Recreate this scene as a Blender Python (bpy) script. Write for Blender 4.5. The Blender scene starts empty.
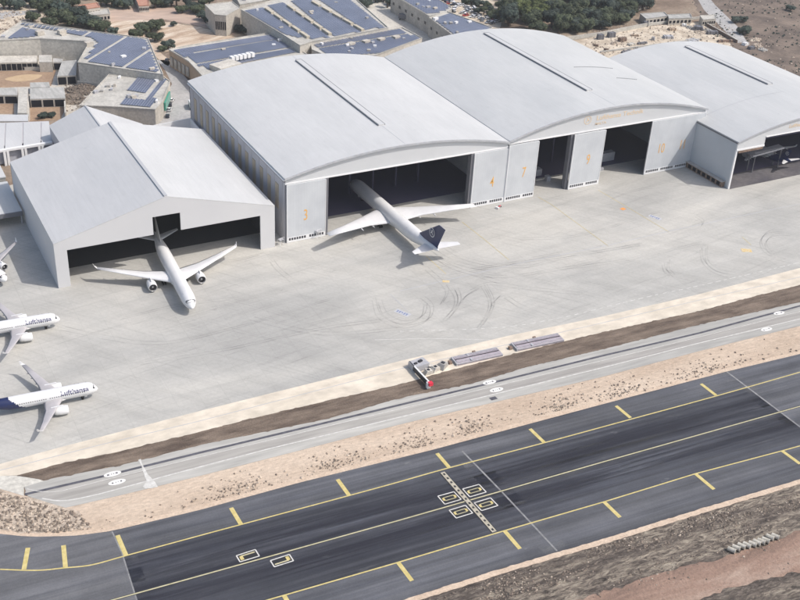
import bpy, math, random
from mathutils import Vector, Matrix, noise
R = math.radians
HAZE = .0001
S = bpy.context.scene
random.seed(7)
# ------------------------------------------------------------------ camera
CAM_H = 200.0
FPX = 1099.235                      # focal length in pixels of an 800 px wide frame
PITCH, ROLL, YAW = R(30.64107), R(-3.36095), R(29.48855)
fw = Vector((math.sin(YAW)*math.cos(PITCH), math.cos(YAW)*math.cos(PITCH), -math.sin(PITCH)))
rt = Vector((math.cos(YAW), -math.sin(YAW), 0)); dn = fw.cross(rt)
r2 = rt*math.cos(ROLL)+dn*math.sin(ROLL); d2 = dn*math.cos(ROLL)-rt*math.sin(ROLL)
cd = bpy.data.cameras.new('camera'); cam = bpy.data.objects.new('camera', cd); S.collection.objects.link(cam)
cd.sensor_width = 36; cd.lens = 36*FPX/800; cd.clip_start = 1; cd.clip_end = 20000
cam.matrix_world = Matrix(((r2.x, -d2.x, -fw.x, 0), (r2.y, -d2.y, -fw.y, 0), (r2.z, -d2.z, -fw.z, CAM_H), (0, 0, 0, 1)))
S.camera = cam
S.render.resolution_x = 1024; S.render.resolution_y = 768
# ------------------------------------------------------------------ light
sun_dir = Vector((.62, -.50, 1.0)).normalized()       # towards the sun
W = bpy.data.worlds.new('World'); S.world = W; W.use_nodes = True
nt = W.node_tree; bg = nt.nodes['Background']; sky = nt.nodes.new('ShaderNodeTexSky')
sky.sky_type = 'NISHITA'; sky.sun_disc = False
sky.sun_elevation = math.asin(sun_dir.z); sky.sun_rotation = math.atan2(sun_dir.x, sun_dir.y)
sky.altitude = 100; sky.air_density = 1.2; sky.dust_density = 4; sky.ozone_density = 1
nt.links.new(sky.outputs[0], bg.inputs[0]); bg.inputs[1].default_value = 0.15
sl = bpy.data.lights.new('sun', 'SUN'); sl.energy = 2.9; sl.angle = R(.6); sl.color = (1, .955, .90)
so = bpy.data.objects.new('sun', sl); S.collection.objects.link(so)
so.rotation_euler = sun_dir.to_track_quat('Z', 'Y').to_euler(); so.location = (300, 0, 400)
S.view_settings.view_transform = 'Standard'; S.view_settings.look = 'None'
S.view_settings.exposure = 0.1; S.view_settings.gamma = 1
S.render.engine = 'CYCLES'

# ------------------------------------------------------------------ helpers
def G(px, py, z=0.0):
    """ground point (at height z) where the survey sight line through (px,py) lands"""
    d = r2*(px-400)+d2*(py-300)+fw*FPX
    t = (z-CAM_H)/d.z
    return Vector((d.x*t, d.y*t, z))
def GL(pts, z=0.0): return [G(p[0], p[1], z) for p in pts]

def mat(name, col, rough=.8, metal=0, spec=.5):
    m = bpy.data.materials.new(name); m.use_nodes = True
    b = m.node_tree.nodes['Principled BSDF']
    b.inputs['Base Color'].default_value = (*col, 1); b.inputs['Roughness'].default_value = rough
    b.inputs['Metallic'].default_value = metal; b.inputs['Specular IOR Level'].default_value = spec
    return m
class NT:
    def __init__(s, m): s.t = m.node_tree; s.b = s.t.nodes['Principled BSDF']; s.pos = s.n('ShaderNodeNewGeometry').outputs['Position']
    def n(s, t, **k):
        x = s.t.nodes.new(t)
        for a, v in k.items(): setattr(x, a, v)
        return x
    def l(s, a, b): s.t.links.new(a, b)
    def map(s, rz=0, sc=(1, 1, 1), src=None):
        if rz:
            v = s.n('ShaderNodeVectorRotate', rotation_type='Z_AXIS'); v.inputs['Angle'].default_value = -rz
            s.l(src or s.pos, v.inputs['Vector']); src = v.outputs[0]
        v = s.n('ShaderNodeVectorMath', operation='MULTIPLY'); v.inputs[1].default_value = sc
        s.l(src or s.pos, v.inputs[0]); return v.outputs[0]
    def noise(s, scale, vec=None, detail=5, rough=.6, dist=0):
        x = s.n('ShaderNodeTexNoise'); x.inputs['Scale'].default_value = scale; x.inputs['Detail'].default_value = detail
        x.inputs['Roughness'].default_value = rough; x.inputs['Distortion'].default_value = dist
        s.l(vec or s.pos, x.inputs['Vector']); return x.outputs[0]
    def ramp(s, f, stops):
        x = s.n('ShaderNodeValToRGB'); e = x.color_ramp.elements
        while len(e) < len(stops): e.new(.5)
        for q, (p, c) in zip(e, stops):
            q.position = p; q.color = (*c, 1) if not isinstance(c, (int, float)) else (c, c, c, 1)
        s.l(f, x.inputs[0]); return x.outputs[0]
    def mix(s, f, a, b, mode='MIX'):
        x = s.n('ShaderNodeMix', data_type='RGBA', blend_type=mode)
        for i, v in ((0, f), (6, a), (7, b)):
            if isinstance(v, (int, float)): x.inputs[i].default_value = v if i == 0 else (v, v, v, 1)
            elif isinstance(v, tuple): x.inputs[i].default_value = (*v, 1)
            else: s.l(v, x.inputs[i])
        return x.outputs[2]
    def bump(s, h, strength=.5, dist=.3):
        x = s.n('ShaderNodeBump'); x.inputs['Strength'].default_value = strength; x.inputs['Distance'].default_value = dist
        s.l(h, x.inputs['Height']); s.l(x.outputs[0], s.b.inputs['Normal'])
    def col(s, c): s.l(c, s.b.inputs['Base Color'])
    def brick(s, vec, w, h, mortar=.02, c1=1.0, c2=.95, cm=.7, off=.5):
        x = s.n('ShaderNodeTexBrick'); x.offset = off
        x.inputs['Scale'].default_value = 1; x.inputs['Brick Width'].default_value = w; x.inputs['Row Height'].default_value = h
        x.inputs['Mortar Size'].default_value = mortar; x.inputs['Mortar Smooth'].default_value = .3
        for k, v in (('Color1', c1), ('Color2', c2), ('Mortar', cm)): x.inputs[k].default_value = (v, v, v, 1)
        s.l(vec, x.inputs['Vector']); return x.outputs[0]

def noisy(name, c1, c2, scale=.5, rough=.85, sc=(1, 1, 1), rz=0, lo=.35, hi=.65, fine=None, bump=0, spec=.3):
    m = mat(name, c1, rough, spec=spec); n = NT(m)
    f = n.noise(scale, n.map(rz, sc)); c = n.ramp(f, [(lo, c1), (hi, c2)])
    if fine:
        g = n.ramp(n.noise(fine, n.map(rz, sc)), [(.3, .8), (.7, 1.15)]); c = n.mix(1.0, c, g, 'MULTIPLY')
    n.col(c)
    if bump: n.bump(n.noise(fine or scale*3), bump)
    return m

TDIR = math.atan2(*(lambda d: (d.y, d.x))(G(800, 407)-G(115, 599.5)))
RDIR = math.atan2(*(lambda d: (d.y, d.x))(G(800, 306)-G(25, 495)))

# --- ground materials
def m_apron():
    m = mat('apron_concrete', (.4, .39, .37), .9, spec=.2); n = NT(m)
    big = n.ramp(n.noise(.012, n.map(R(4), (1, 2.2, 1)), 4, .6, .6), [(.34, (.405, .40, .38)), (.5, (.485, .475, .445)), (.66, (.545, .528, .485))])
    st = n.ramp(n.noise(.05, n.map(R(-52), (.22, 2.4, 1)), 6, .65, .5), [(.3, .91), (.52, 1.0), (.7, 1.04)])
    st2 = n.ramp(n.noise(.06, n.map(R(8), (.16, 2.6, 1)), 6, .7, .4), [(.32, .92), (.55, 1.0), (.72, 1.03)])
    fine = n.ramp(n.noise(.9, None, 6, .7), [(.25, .9), (.7, 1.06)])
    sp = n.ramp(n.noise(.17, n.map(R(20), (.5, 1.3, 1)), 7, .75), [(.27, .66), (.37, 1.0)])
    sc1 = n.ramp(n.noise(.3, n.map(R(-50), (.12, 3, 1)), 5, .7, .3), [(.30, .86), (.45, 1.0), (.7, 1.03)])
    sc2 = n.ramp(n.noise(.35, n.map(R(10), (.08, 3, 1)), 5, .7, .6), [(.30, .84), (.43, 1.0)])
    br = n.brick(n.map(R(0)), 7.5, 7.5, .07, 1.0, .955, .88, 0)
    br2 = n.brick(n.map(R(0), (1, 1, 1)), 45, 22.5, .05, 1.0, .93, .9, .35)
    c = n.mix(1, big, st, 'MULTIPLY'); c = n.mix(1, c, st2, 'MULTIPLY'); c = n.mix(1, c, fine, 'MULTIPLY')
    c = n.mix(.85, c, sp, 'MULTIPLY'); c = n.mix(1, c, br, 'MULTIPLY'); c = n.mix(1, c, br2, 'MULTIPLY')
    c = n.mix(1, c, sc1, 'MULTIPLY'); c = n.mix(1, c, sc2, 'MULTIPLY')
    n.col(c); return m
def m_asphalt(name, a, b, streak=.7):
    m = mat(name, a, .85, spec=.25); n = NT(m)
    v = n.map(TDIR, (.06, 2.2, 1)); s1 = n.noise(.16, v, 6, .6, .3)
    s2 = n.noise(.55, n.map(TDIR, (.03, 1.5, 1)), 4, .6)
    c = n.ramp(s1, [(.33, a), (.68, b)])
    c = n.mix(streak, c, n.ramp(s2, [(.35, .7), (.6, 1.08)]), 'MULTIPLY')
    c = n.mix(streak, c, n.ramp(n.noise(.16, n.map(TDIR, (.05, .9, 1)), 3, .5), [(.36, .66), (.62, 1.22)]), 'MULTIPLY')
    c = n.mix(.8, c, n.ramp(n.noise(.05, None, 5, .7), [(.3, .8), (.7, 1.25)]), 'MULTIPLY')
    c = n.mix(.9, c, n.ramp(n.noise(2.0, None, 4, .8), [(.3, .85), (.7, 1.15)]), 'MULTIPLY')
    w = n.ramp(n.noise(.11, n.map(TDIR, (.35, 1.2, 1)), 8, .75), [(.60, 0.), (.78, .8)])
    c = n.mix(w, c, (.14, .14, .145))
    w2 = n.ramp(n.noise(.22, n.map(TDIR, (.5, 1.1, 1)), 3, .6, .3), [(.70, 0.), (.76, .55)])
    c = n.mix(w2, c, (.22, .22, .225))
    n.col(c); return m
M = {}
M['apron'] = m_apron()
M['asphalt'] = m_asphalt('taxiway_asphalt', (.050, .053, .066), (.090, .094, .109))
M['asphalt_old'] = m_asphalt('older_asphalt', (.115, .118, .13), (.165, .167, .175), .5)
M['shoulder'] = m_asphalt('shoulder_asphalt', (.080, .084, .098), (.135, .138, .15), .7)
M['beige'] = noisy('beige_concrete', (.62, .555, .455), (.68, .61, .51), .06, sc=(.6, 1, 1), rz=RDIR, fine=.25)
n_ = NT(M['beige']); old = n_.b.inputs['Base Color'].links[0].from_socket
n_.col(n_.mix(1, old, n_.brick(n_.map(RDIR), 7, 5.2, .05, 1, .975, .93, 0), 'MULTIPLY'))
M['soil'] = noisy('brown_soil', (.10, .074, .058), (.225, .175, .135), .3, sc=(.25, 1.2, 1), rz=RDIR, fine=1.6, bump=.9)
M['sand'] = noisy('pale_sand', (.48, .375, .285), (.60, .49, .385), .07, sc=(.4, 1.2, 1), rz=RDIR, fine=1.1, bump=.7)
M['sand_rough'] = noisy('rough_grey_sand', (.30, .25, .20), (.56, .47, .38), .35, fine=1.2, bump=1, lo=.32, hi=.58)
M['sand_edge'] = noisy('pink_sand', (.53, .41, .31), (.61, .49, .38), .3, fine=1.5)
M['service'] = noisy('grey_service_asphalt', (.37, .362, .34), (.46, .448, .415), .04, sc=(.15, 1.5, 1), rz=RDIR, fine=.4)
M['service_core'] = noisy('worn_service_asphalt', (.33, .315, .295), (.40, .385, .355), .05, sc=(.1, 1.5, 1), rz=RDIR, fine=.5)
M['lightcon'] = noisy('light_concrete', (.52, .50, .45), (.62, .60, .54), .1, fine=.8)
def m_rubble():
    m = mat('rubble_ground', (.2, .17, .14), .95, spec=.1); n = NT(m)
    v = n.map(TDIR, (.45, 1.5, 1))
    a = n.ramp(n.noise(.5, v, 9, .82, .8), [(.38, (.07, .06, .054)), (.47, (.22, .185, .155)), (.53, (.42, .355, .285)), (.62, (.62, .54, .43))])
    d = n.ramp(n.noise(.8, v, 9, .8, .5), [(.36, (.06, .052, .048)), (.52, (.18, .15, .13)), (.62, (.40, .34, .28))])
    b = n.noise(.06, n.map(TDIR, (.3, 2.2, 1)), 6, .65, .8)
    c = n.mix(n.ramp(b, [(.44, 0.), (.58, 1.)]), d, a)
    n.col(c); n.bump(n.noise(.8, v, 8, .8), 1, 1.2); return m
M['rubble'] = m_rubble()
def m_red():
    m = mat('red_earth', (.33, .2, .15), .95, spec=.1); n = NT(m)
    c = n.ramp(n.noise(.08, n.map(TDIR, (.4, 1.6, 1)), 7, .7, .4), [(.32, (.215, .15, .12)), (.5, (.33, .225, .175)), (.68, (.44, .33, .265))])
    c = n.mix(1, c, n.ramp(n.noise(1.2, None, 7, .8), [(.3, .72), (.65, 1.2)]), 'MULTIPLY')
    n.col(c); n.bump(n.noise(.9, None, 7, .75), .8, .6); return m
M['red'] = m_red()
def m_terrain():
    m = mat('dry_scrub_ground', (.3, .24, .18), .95, spec=.1); n = NT(m)
    c = n.ramp(n.noise(.018, None, 8, .65, .6), [(.34, (.15, .115, .09)), (.5, (.26, .2, .155)), (.66, (.42, .35, .27))])
    c = n.mix(.8, c, n.ramp(n.noise(.35, None, 8, .8), [(.3, .6), (.65, 1.25)]), 'MULTIPLY')
    n.col(c); n.bump(n.noise(.5, None, 8, .75), .8, .8); return m
M['terrain'] = m_terrain()
M['field_red'] = noisy('ploughed_red_field', (.42, .30, .235), (.51, .40, .325), .03, sc=(.3, 1, 1), rz=R(-15), fine=.25)
def m_lime():
    m = mat('limestone_field', (.5, .44, .36), .95, spec=.1); n = NT(m)
    c = n.ramp(n.noise(.12, n.map(R(20), (.25, 1.6, 1)), 7, .75, .5), [(.36, (.36, .26, .19)), (.5, (.52, .41, .31)), (.62, (.66, .58, .48))])
    n.col(c); n.bump(n.noise(.6), .6, .5); return m
M['limestone'] = m_lime()
M['scrub'] = noisy('dark_scrub', (.095, .074, .062), (.25, .195, .155), .06, fine=.45, bump=1, lo=.3, hi=.72)
M['yard'] = noisy('brown_yard', (.30, .205, .14), (.38, .27, .185), .1, fine=.8)
M['road'] = noisy('grey_road', (.36, .355, .35), (.43, .42, .41), .1, fine=.6)
M['site'] = noisy('building_site_ground', (.36, .29, .215), (.64, .56, .45), .1, fine=.6, bump=.7, lo=.3, hi=.6)
# --- paint
M['yellow'] = noisy('yellow_paint', (.50, .41, .15), (.62, .52, .24), .9, .7)
M['pale_yellow'] = noisy('pale_yellow_paint', (.46, .42, .25), (.58, .53, .35), .9, .7)
M['white_line'] = noisy('white_paint', (.5, .49, .46), (.66, .65, .62), .8, .7)
M['bright_line'] = mat('bright_white_paint', (.72, .71, .68), .7)
M['dash_paint'] = noisy('worn_dash_paint', (.50, .495, .47), (.66, .65, .62), .6)
M['black_paint'] = mat('black_paint', (.018, .018, .02), .7)
M['dark_line'] = noisy('dark_sealant', (.07, .07, .085), (.12, .12, .14), .5)
M['blue_paint'] = mat('blue_paint', (.20, .24, .38), .7)
M['orange_paint'] = mat('orange_paint', (.75, .30, .08), .7)
# --- buildings
def m_sheet(name, c1, c2, rz=0, seam=.93, rough=.55, w=1.5):
    m = mat(name, c1, rough, spec=.3); n = NT(m)
    c = n.ramp(n.noise(.05, n.map(rz, (1, .35, 1)), 5, .6, .4), [(.35, c1), (.65, c2)])
    c = n.mix(1, c, n.brick(n.map(rz), w, 400, .04, 1, .985, seam, 0), 'MULTIPLY')
    c = n.mix(1, c, n.ramp(n.noise(.5, n.map(rz, (1.5, .2, 1)), 6, .7), [(.3, .94), (.7, 1.03)]), 'MULTIPLY')
    c = n.mix(1, c, n.ramp(n.noise(.25, None, 8, .75, .4), [(.28, .90), (.42, 1.0)]), 'MULTIPLY')
    c = n.mix(1, c, n.brick(n.map(rz), 7.5, 19, .05, 1, .975, .95, 0), 'MULTIPLY')
    n.col(c); return m
M['roof'] = m_sheet('white_sheet_roof', (.535, .54, .54), (.585, .588, .585), 0)
M['roof_b'] = m_sheet('pale_sheet_roof', (.51, .52, .52), (.57, .575, .57), 0)
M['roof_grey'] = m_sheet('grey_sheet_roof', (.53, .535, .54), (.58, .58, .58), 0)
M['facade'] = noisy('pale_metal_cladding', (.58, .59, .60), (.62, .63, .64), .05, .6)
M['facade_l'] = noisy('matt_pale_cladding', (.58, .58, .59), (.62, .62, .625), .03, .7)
M['door'] = noisy('grey_door_cladding', (.53, .55, .575), (.60, .62, .64), .12, .6)
n_ = NT(M['door']); old = n_.b.inputs['Base Color'].links[0].from_socket
cmb = n_.n('ShaderNodeSeparateXYZ'); n_.l(n_.pos, cmb.inputs[0]); cc = n_.n('ShaderNodeCombineXYZ'); n_.l(cmb.outputs[0], cc.inputs[0]); n_.l(cmb.outputs[2], cc.inputs[1])
n_.col(n_.mix(1, old, n_.brick(cc.outputs[0], 1.1, 60, .03, 1, .98, .88, 0), 'MULTIPLY'))
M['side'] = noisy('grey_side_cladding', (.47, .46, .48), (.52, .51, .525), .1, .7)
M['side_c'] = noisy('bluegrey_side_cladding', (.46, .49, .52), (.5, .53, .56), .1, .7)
M['white_trim'] = mat('white_trim', (.78, .78, .78), .6)
M['dark_trim'] = mat('dark_trim', (.16, .16, .175), .7)
M['curb'] = mat('grey_curb', (.24, .245, .26), .7)
M['seam'] = mat('seam_sealant', (.42, .43, .45), .7)
M['translucent'] = noisy('translucent_panel', (.42, .35, .25), (.52, .44, .33), .3, .5)
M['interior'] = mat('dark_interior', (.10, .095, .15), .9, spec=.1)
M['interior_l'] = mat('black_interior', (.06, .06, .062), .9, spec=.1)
M['partition'] = noisy('partition_cladding', (.55, .54, .56), (.62, .61, .62), .2, .8)
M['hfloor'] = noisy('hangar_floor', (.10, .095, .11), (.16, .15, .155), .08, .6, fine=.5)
M['orange'] = mat('orange_lettering', (.80, .45, .13), .6)
M['pale_orange'] = mat('faded_orange_lettering', (.80, .62, .42), .6)
M['vent'] = mat('dark_vent', (.05, .05, .06), .8)
M['rust'] = noisy('rusty_brown', (.17, .115, .085), (.27, .20, .16), .8, .9)
M['concrete'] = noisy('weathered_concrete', (.50, .47, .42), (.60, .57, .51), .1, .9, fine=.8)
M['concrete_d'] = noisy('grey_concrete', (.34, .33, .31), (.46, .44, .41), .15, .9, fine=.9)
M['flatroof'] = noisy('pale_flat_roof', (.40, .385, .35), (.54, .52, .475), .12, .9, fine=.9)
M['greyroof'] = noisy('grey_flat_roof', (.36, .36, .34), (.46, .45, .43), .3, .9, sc=(1, .2, 1), fine=.8)
M['well'] = noisy('beige_light_well', (.44, .40, .32), (.54, .49, .40), .3, .9)
M['tan'] = noisy('tan_wall', (.38, .29, .215), (.46, .36, .27), .3, .9)
M['cream'] = noisy('cream_wall', (.46, .425, .37), (.55, .51, .45), .2, .9, fine=1)
M['glass'] = mat('dark_glass', (.02, .022, .03), .4)
M['green_glass'] = mat('green_glass', (.05, .30, .22), .2)
M['black_open'] = mat('dark_opening', (.02, .02, .025), .9, spec=.1)
def m_solar():
    m = mat('solar_panel', (.06, .08, .2), .35); n = NT(m)
    uv = n.n('ShaderNodeTexCoord').outputs['UV']
    br = n.n('ShaderNodeTexBrick'); br.offset = 0
    for k, v in (('Scale', 1), ('Brick Width', 1.7), ('Row Height', 1.0), ('Mortar Size', .06)): br.inputs[k].default_value = v
    br.inputs['Color1'].default_value = (.07, .085, .135, 1); br.inputs['Color2'].default_value = (.10, .115, .17, 1); br.inputs['Mortar'].default_value = (.38, .40, .46, 1)
    n.l(uv, br.inputs['Vector']); g = n.ramp(n.noise(.08, None, 4), [(.3, .85), (.7, 1.2)])
    n.col(n.mix(1, br.outputs[0], g, 'MULTIPLY')); return m
M['solar'] = m_solar()
# --- objects
M['plane_white'] = noisy('white_aircraft_paint', (.69, .69, .69), (.74, .74, .74), .3, .35, spec=.5)
M['wing_grey'] = noisy('grey_wing_paint', (.40, .385, .395), (.46, .44, .45), .3, .4)
M['wing_white'] = noisy('pale_wing_paint', (.64, .64, .645), (.70, .70, .705), .3, .4)
M['navy'] = mat('navy_livery', (.013, .022, .085), .35)
M['faded_navy'] = mat('faded_navy_lettering', (.10, .10, .19), .5)
M['metal'] = mat('bare_metal', (.55, .55, .56), .35, .8)
M['dark_metal'] = mat('dark_metal', (.06, .06, .065), .5, .5)
M['tyre'] = mat('rubber', (.02, .02, .02), .9)
M['steel'] = noisy('galvanised_steel', (.36, .36, .38), (.46, .46, .48), 1, .5)
M['mauve'] = noisy('mauve_sheet', (.30, .265, .30), (.38, .34, .37), .6, .7)
M['red'+'_paint'] = mat('red_paint', (.65, .03, .06), .5)
M['stone'] = noisy('pale_stone', (.40, .33, .265), (.54, .46, .38), .8, .95)
M['stone_d'] = noisy('dark_stone', (.15, .12, .10), (.26, .215, .175), .8, .95)
M['pipe'] = noisy('pale_concrete_pipe', (.40, .375, .32), (.56, .53, .47), 1, .9)
M['terracotta'] = noisy('terracotta_roof', (.40, .20, .14), (.47, .27, .20), .5, .9)
M['bark'] = mat('bark', (.10, .07, .05), .95)
def m_leaf(name, a, b):
    m = mat(name, a, .75, spec=.2); n = NT(m)
    oi = n.n('ShaderNodeObjectInfo').outputs['Random']
    c = n.ramp(n.noise(.35, None, 6, .7), [(.32, a), (.68, b)])
    h = n.n('ShaderNodeHueSaturation'); mr = n.n('ShaderNodeMapRange'); mr.inputs['To Min'].default_value = .7; mr.inputs['To Max'].default_value = 1.35
    n.l(oi, mr.inputs[0]); n.l(mr.outputs[0], h.inputs['Value']); n.l(c, h.inputs['Color']); n.col(h.outputs[0]); return m
M['leaf'] = m_leaf('olive_foliage', (.038, .048, .03), (.088, .105, .06))
M['leaf_b'] = m_leaf('bluegreen_foliage', (.032, .044, .038), (.07, .09, .072))
M['leaf_y'] = m_leaf('yellowgreen_foliage', (.075, .095, .035), (.15, .175, .07))

# --- mesh builder
class MB:
    def __init__(s): s.v = []; s.f = []; s.uv = None; s.marks = []
    def add(s, vs, fs):
        o = len(s.v); s.marks.append((o, len(s.f))); s.v += [tuple(v) for v in vs]; s.f += [tuple(i+o for i in f) for f in fs]; return s
    def box(s, c, d, rz=0, ry=0):
        x, y, z = d[0]/2, d[1]/2, d[2]/2
        m = Matrix.Translation(Vector(c)) @ Matrix.Rotation(rz, 4, 'Z') @ Matrix.Rotation(ry, 4, 'Y')
        vs = [m @ Vector((a*x, b*y, e*z)) for a in (-1, 1) for b in (-1, 1) for e in (-1, 1)]
        return s.add(vs, [(0, 1, 3, 2), (4, 6, 7, 5), (0, 4, 5, 1), (2, 3, 7, 6), (0, 2, 6, 4), (1, 5, 7, 3)])
    def bb(s, x0, x1, y0, y1, z0, z1): return s.box(((x0+x1)/2, (y0+y1)/2, (z0+z1)/2), (x1-x0, y1-y0, z1-z0))
    def prism(s, pts, z0, z1, bottom=True):
        n = len(pts); a = sum(pts[i][0]*pts[(i+1) % n][1]-pts[(i+1) % n][0]*pts[i][1] for i in range(n))
        if a < 0: pts = pts[::-1]
        vs = [(p[0], p[1], z0) for p in pts]+[(p[0], p[1], z1) for p in pts]
        fs = [tuple(range(n, 2*n))]+[(i, (i+1) % n, n+(i+1) % n, n+i) for i in range(n)]
        if bottom: fs.append(tuple(range(n-1, -1, -1)))
        return s.add(vs, fs)
    def xz(s, pts, y0, y1):
        """polygon in the xz plane, thickened from y0 to y1"""
        n = len(pts); vs = [(p[0], y0, p[1]) for p in pts]+[(p[0], y1, p[1]) for p in pts]
        return s.add(vs, [tuple(range(n)), tuple(range(2*n-1, n-1, -1))]+[(i, n+i, n+(i+1) % n, (i+1) % n) for i in range(n)])
    def flat(s, pts): return s.add(pts, [tuple(range(len(pts)))])
    def tube(s, a, b, r0, r1=None, n=8, caps=True):
        a, b = Vector(a), Vector(b); r1 = r0 if r1 is None else r1
        q = (b-a).to_track_quat('Z', 'Y'); vs = []
        for c, r in ((a, r0), (b, r1)):
            vs += [c+q @ Vector((r*math.cos(2*math.pi*i/n), r*math.sin(2*math.pi*i/n), 0)) for i in range(n)]
        fs = [(i, (i+1) % n, n+(i+1) % n, n+i) for i in range(n)]
        if caps: fs += [tuple(range(n-1, -1, -1)), tuple(range(n, 2*n))]
        return s.add(vs, fs)
    def rings(s, rings, caps=True):
        n = len(rings[0]); vs = [v for r in rings for v in r]; fs = []
        for k in range(len(rings)-1):
            for i in range(n): fs.append((k*n+i, k*n+(i+1) % n, (k+1)*n+(i+1) % n, (k+1)*n+i))
        if caps: fs += [tuple(range(n-1, -1, -1)), tuple(range((len(rings)-1)*n, len(rings)*n))]
        return s.add(vs, fs)
    def build(s, name, m, parent=None, smooth=False, **tags):
        me = bpy.data.meshes.new(name); me.from_pydata(s.v, [], s.f); me.materials.append(M[m] if isinstance(m, str) else m)
        if smooth: me.shade_smooth()
        if s.uv:
            l = me.uv_layers.new(name='UV')
            for i, u in enumerate(s.uv): l.data[i].uv = u
        o = bpy.data.objects.new(name, me); S.collection.objects.link(o)
        if parent: o.parent = parent
        for k, v in tags.items(): o[{'cat': 'category'}.get(k, k)] = v
        return o
def split(mb, name, m, parent, smooth=False):
    """every piece added to the builder becomes a mesh object of its own"""
    mk = mb.marks+[(len(mb.v), len(mb.f))]
    for (a, fa_), (b_, fb_) in zip(mk, mk[1:]):
        q = MB(); q.v = mb.v[a:b_]; q.f = [tuple(i-a for i in f) for f in mb.f[fa_:fb_]]; q.build(name, m, parent, smooth)
def thing(name, loc, rz, label, cat, group=None):
    o = bpy.data.objects.new(name, None); S.collection.objects.link(o); o.location = loc; o.rotation_euler = (0, 0, rz)
    o['label'] = label; o['category'] = cat
    if group: o['group'] = group
    return o
def struct(name, mb, m): return mb.build(name, m, kind='structure')
def dup(root, loc=None, rz=None, scale=None, label=None, group=None):
    def rec(o, p):
        c = o.copy(); S.collection.objects.link(c)
        if p: c.parent = p
        for ch in kids.get(o.name, []): rec(ch, c)
        return c
    kids = {}
    for o in S.collection.objects:
        if o.parent: kids.setdefault(o.parent.name, []).append(o)
    c = rec(root, None)
    if loc is not None: c.location = loc
    if rz is not None: c.rotation_euler = (0, 0, rz)
    if scale is not None: c.scale = scale if not isinstance(scale, (int, float)) else (scale,)*3
    if label: c['label'] = label
    if group: c['group'] = group
    return c
def text_mesh(s, size, align='CENTER', bold=0):
    cu = bpy.data.curves.new('txt', 'FONT'); cu.body = s; cu.size = size; cu.align_x = align; cu.align_y = 'CENTER'; cu.resolution_u = 3; cu.offset = bold
    o = bpy.data.objects.new('txt', cu); S.collection.objects.link(o)
    me = bpy.data.meshes.new_from_object(o.evaluated_get(bpy.context.evaluated_depsgraph_get()))
    vs = [tuple(v.co) for v in me.vertices]; fs = [tuple(p.vertices) for p in me.polygons]
    bpy.data.objects.remove(o); bpy.data.curves.remove(cu); bpy.data.meshes.remove(me)
    return vs, fs
def lay(pts, z):   # densify & jag an outline a little
    return [(p[0], p[1], z) for p in pts]
def jag(pts, step=3.0, amp=.8, closed=True):
    out = []; n = len(pts)
    for i in range(n if closed else n-1):
        a = Vector(pts[i][:2]); b = Vector(pts[(i+1) % n][:2]); L = (b-a).length; k = max(1, int(L/step))
        nrm = Vector((-(b-a).y, (b-a).x))/(L or 1)
        for j in range(k):
            p = a+(b-a)*(j/k); q = noise.noise(Vector((p.x*.15, p.y*.15, 3)))*amp*1.6+random.uniform(-.5, .5)*amp
            out.append(p+nrm*q*(1 if j else .3))
    return out
def sheet(name, pts, z, m, thick=None, rough=0, amp=.8, **tags):
    if rough: pts = jag(pts, rough, amp)
    mb = MB(); n = len(pts)
    a = sum(pts[i][0]*pts[(i+1) % n][1]-pts[(i+1) % n][0]*pts[i][1] for i in range(n))
    if a < 0: pts = pts[::-1]
    mb.flat([(p[0], p[1], z) for p in pts])
    return mb.build(name, m, kind='structure')
def band(pts_top, pts_bot): return GL(pts_top)+GL(pts_bot[::-1])
def inpoly(p, poly):
    x, y = p; c = False; n = len(poly)
    for i in range(n):
        a, b = poly[i], poly[i-1]
        if (a[1] > y) != (b[1] > y) and x < (b[0]-a[0])*(y-a[1])/(b[1]-a[1])+a[0]: c = not c
    return c
def resample(P, n=60):
    P = [Vector(p[:2]) for p in P]; D = [0]
    for i in range(1, len(P)): D.append(D[-1]+(P[i]-P[i-1]).length)
    out = []; j = 0
    for k in range(n+1):
        t = D[-1]*k/n
        while j < len(P)-2 and D[j+1] < t: j += 1
        out.append(P[j]+(P[j+1]-P[j])*((t-D[j])/max(1e-6, D[j+1]-D[j])))
    return out
def strip(name, top, bot, z, m, n=140, rough=0):
    """ground strip between two edge lines, both running left to right, built as a row of quads"""
    def f(E_, x):
        for i in range(len(E_)-1):
            if E_[i].x <= x <= E_[i+1].x: return E_[i].y+(E_[i+1].y-E_[i].y)*(x-E_[i].x)/max(1e-6, E_[i+1].x-E_[i].x)
        return E_[0].y if x < E_[0].x else E_[-1].y
    x0, x1 = max(top[0].x, bot[0].x), min(top[-1].x, bot[-1].x); mb = MB(); A_ = []; B_ = []
    n = int((x1-x0)/(1.2 if rough else 4))
    for k in range(n+1):
        x = x0+(x1-x0)*k/n; j1 = (noise.noise(Vector((x*.3, 1, 0)))+random.uniform(-.5, .5))*rough; j2 = (noise.noise(Vector((x*.3, 9, 0)))+random.uniform(-.5, .5))*rough
        A_.append((x, f(top, x)+j1, z)); B_.append((x, f(bot, x)+j2, z))
    mb.add(B_+A_, [(i, i+1, n+2+i, n+1+i) for i in range(n)])
    return mb.build(name, m, kind='structure')
def ribbon(mb, pts, w, z):
    """ribbon of width w (metres) along ground points"""
    P = [Vector(p[:2]) for p in pts]; n = len(P); L = []; Rr = []
    for i in range(n):
        d = (P[min(i+1, n-1)]-P[max(i-1, 0)]).normalized(); q = Vector((-d.y, d.x))*w/2
        L.append(P[i]+q); Rr.append(P[i]-q)
    vs = [(p.x, p.y, z) for p in Rr+L]
    mb.add(vs, [(i, i+1, n+i+1, n+i) for i in range(n-1)]); return mb
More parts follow.
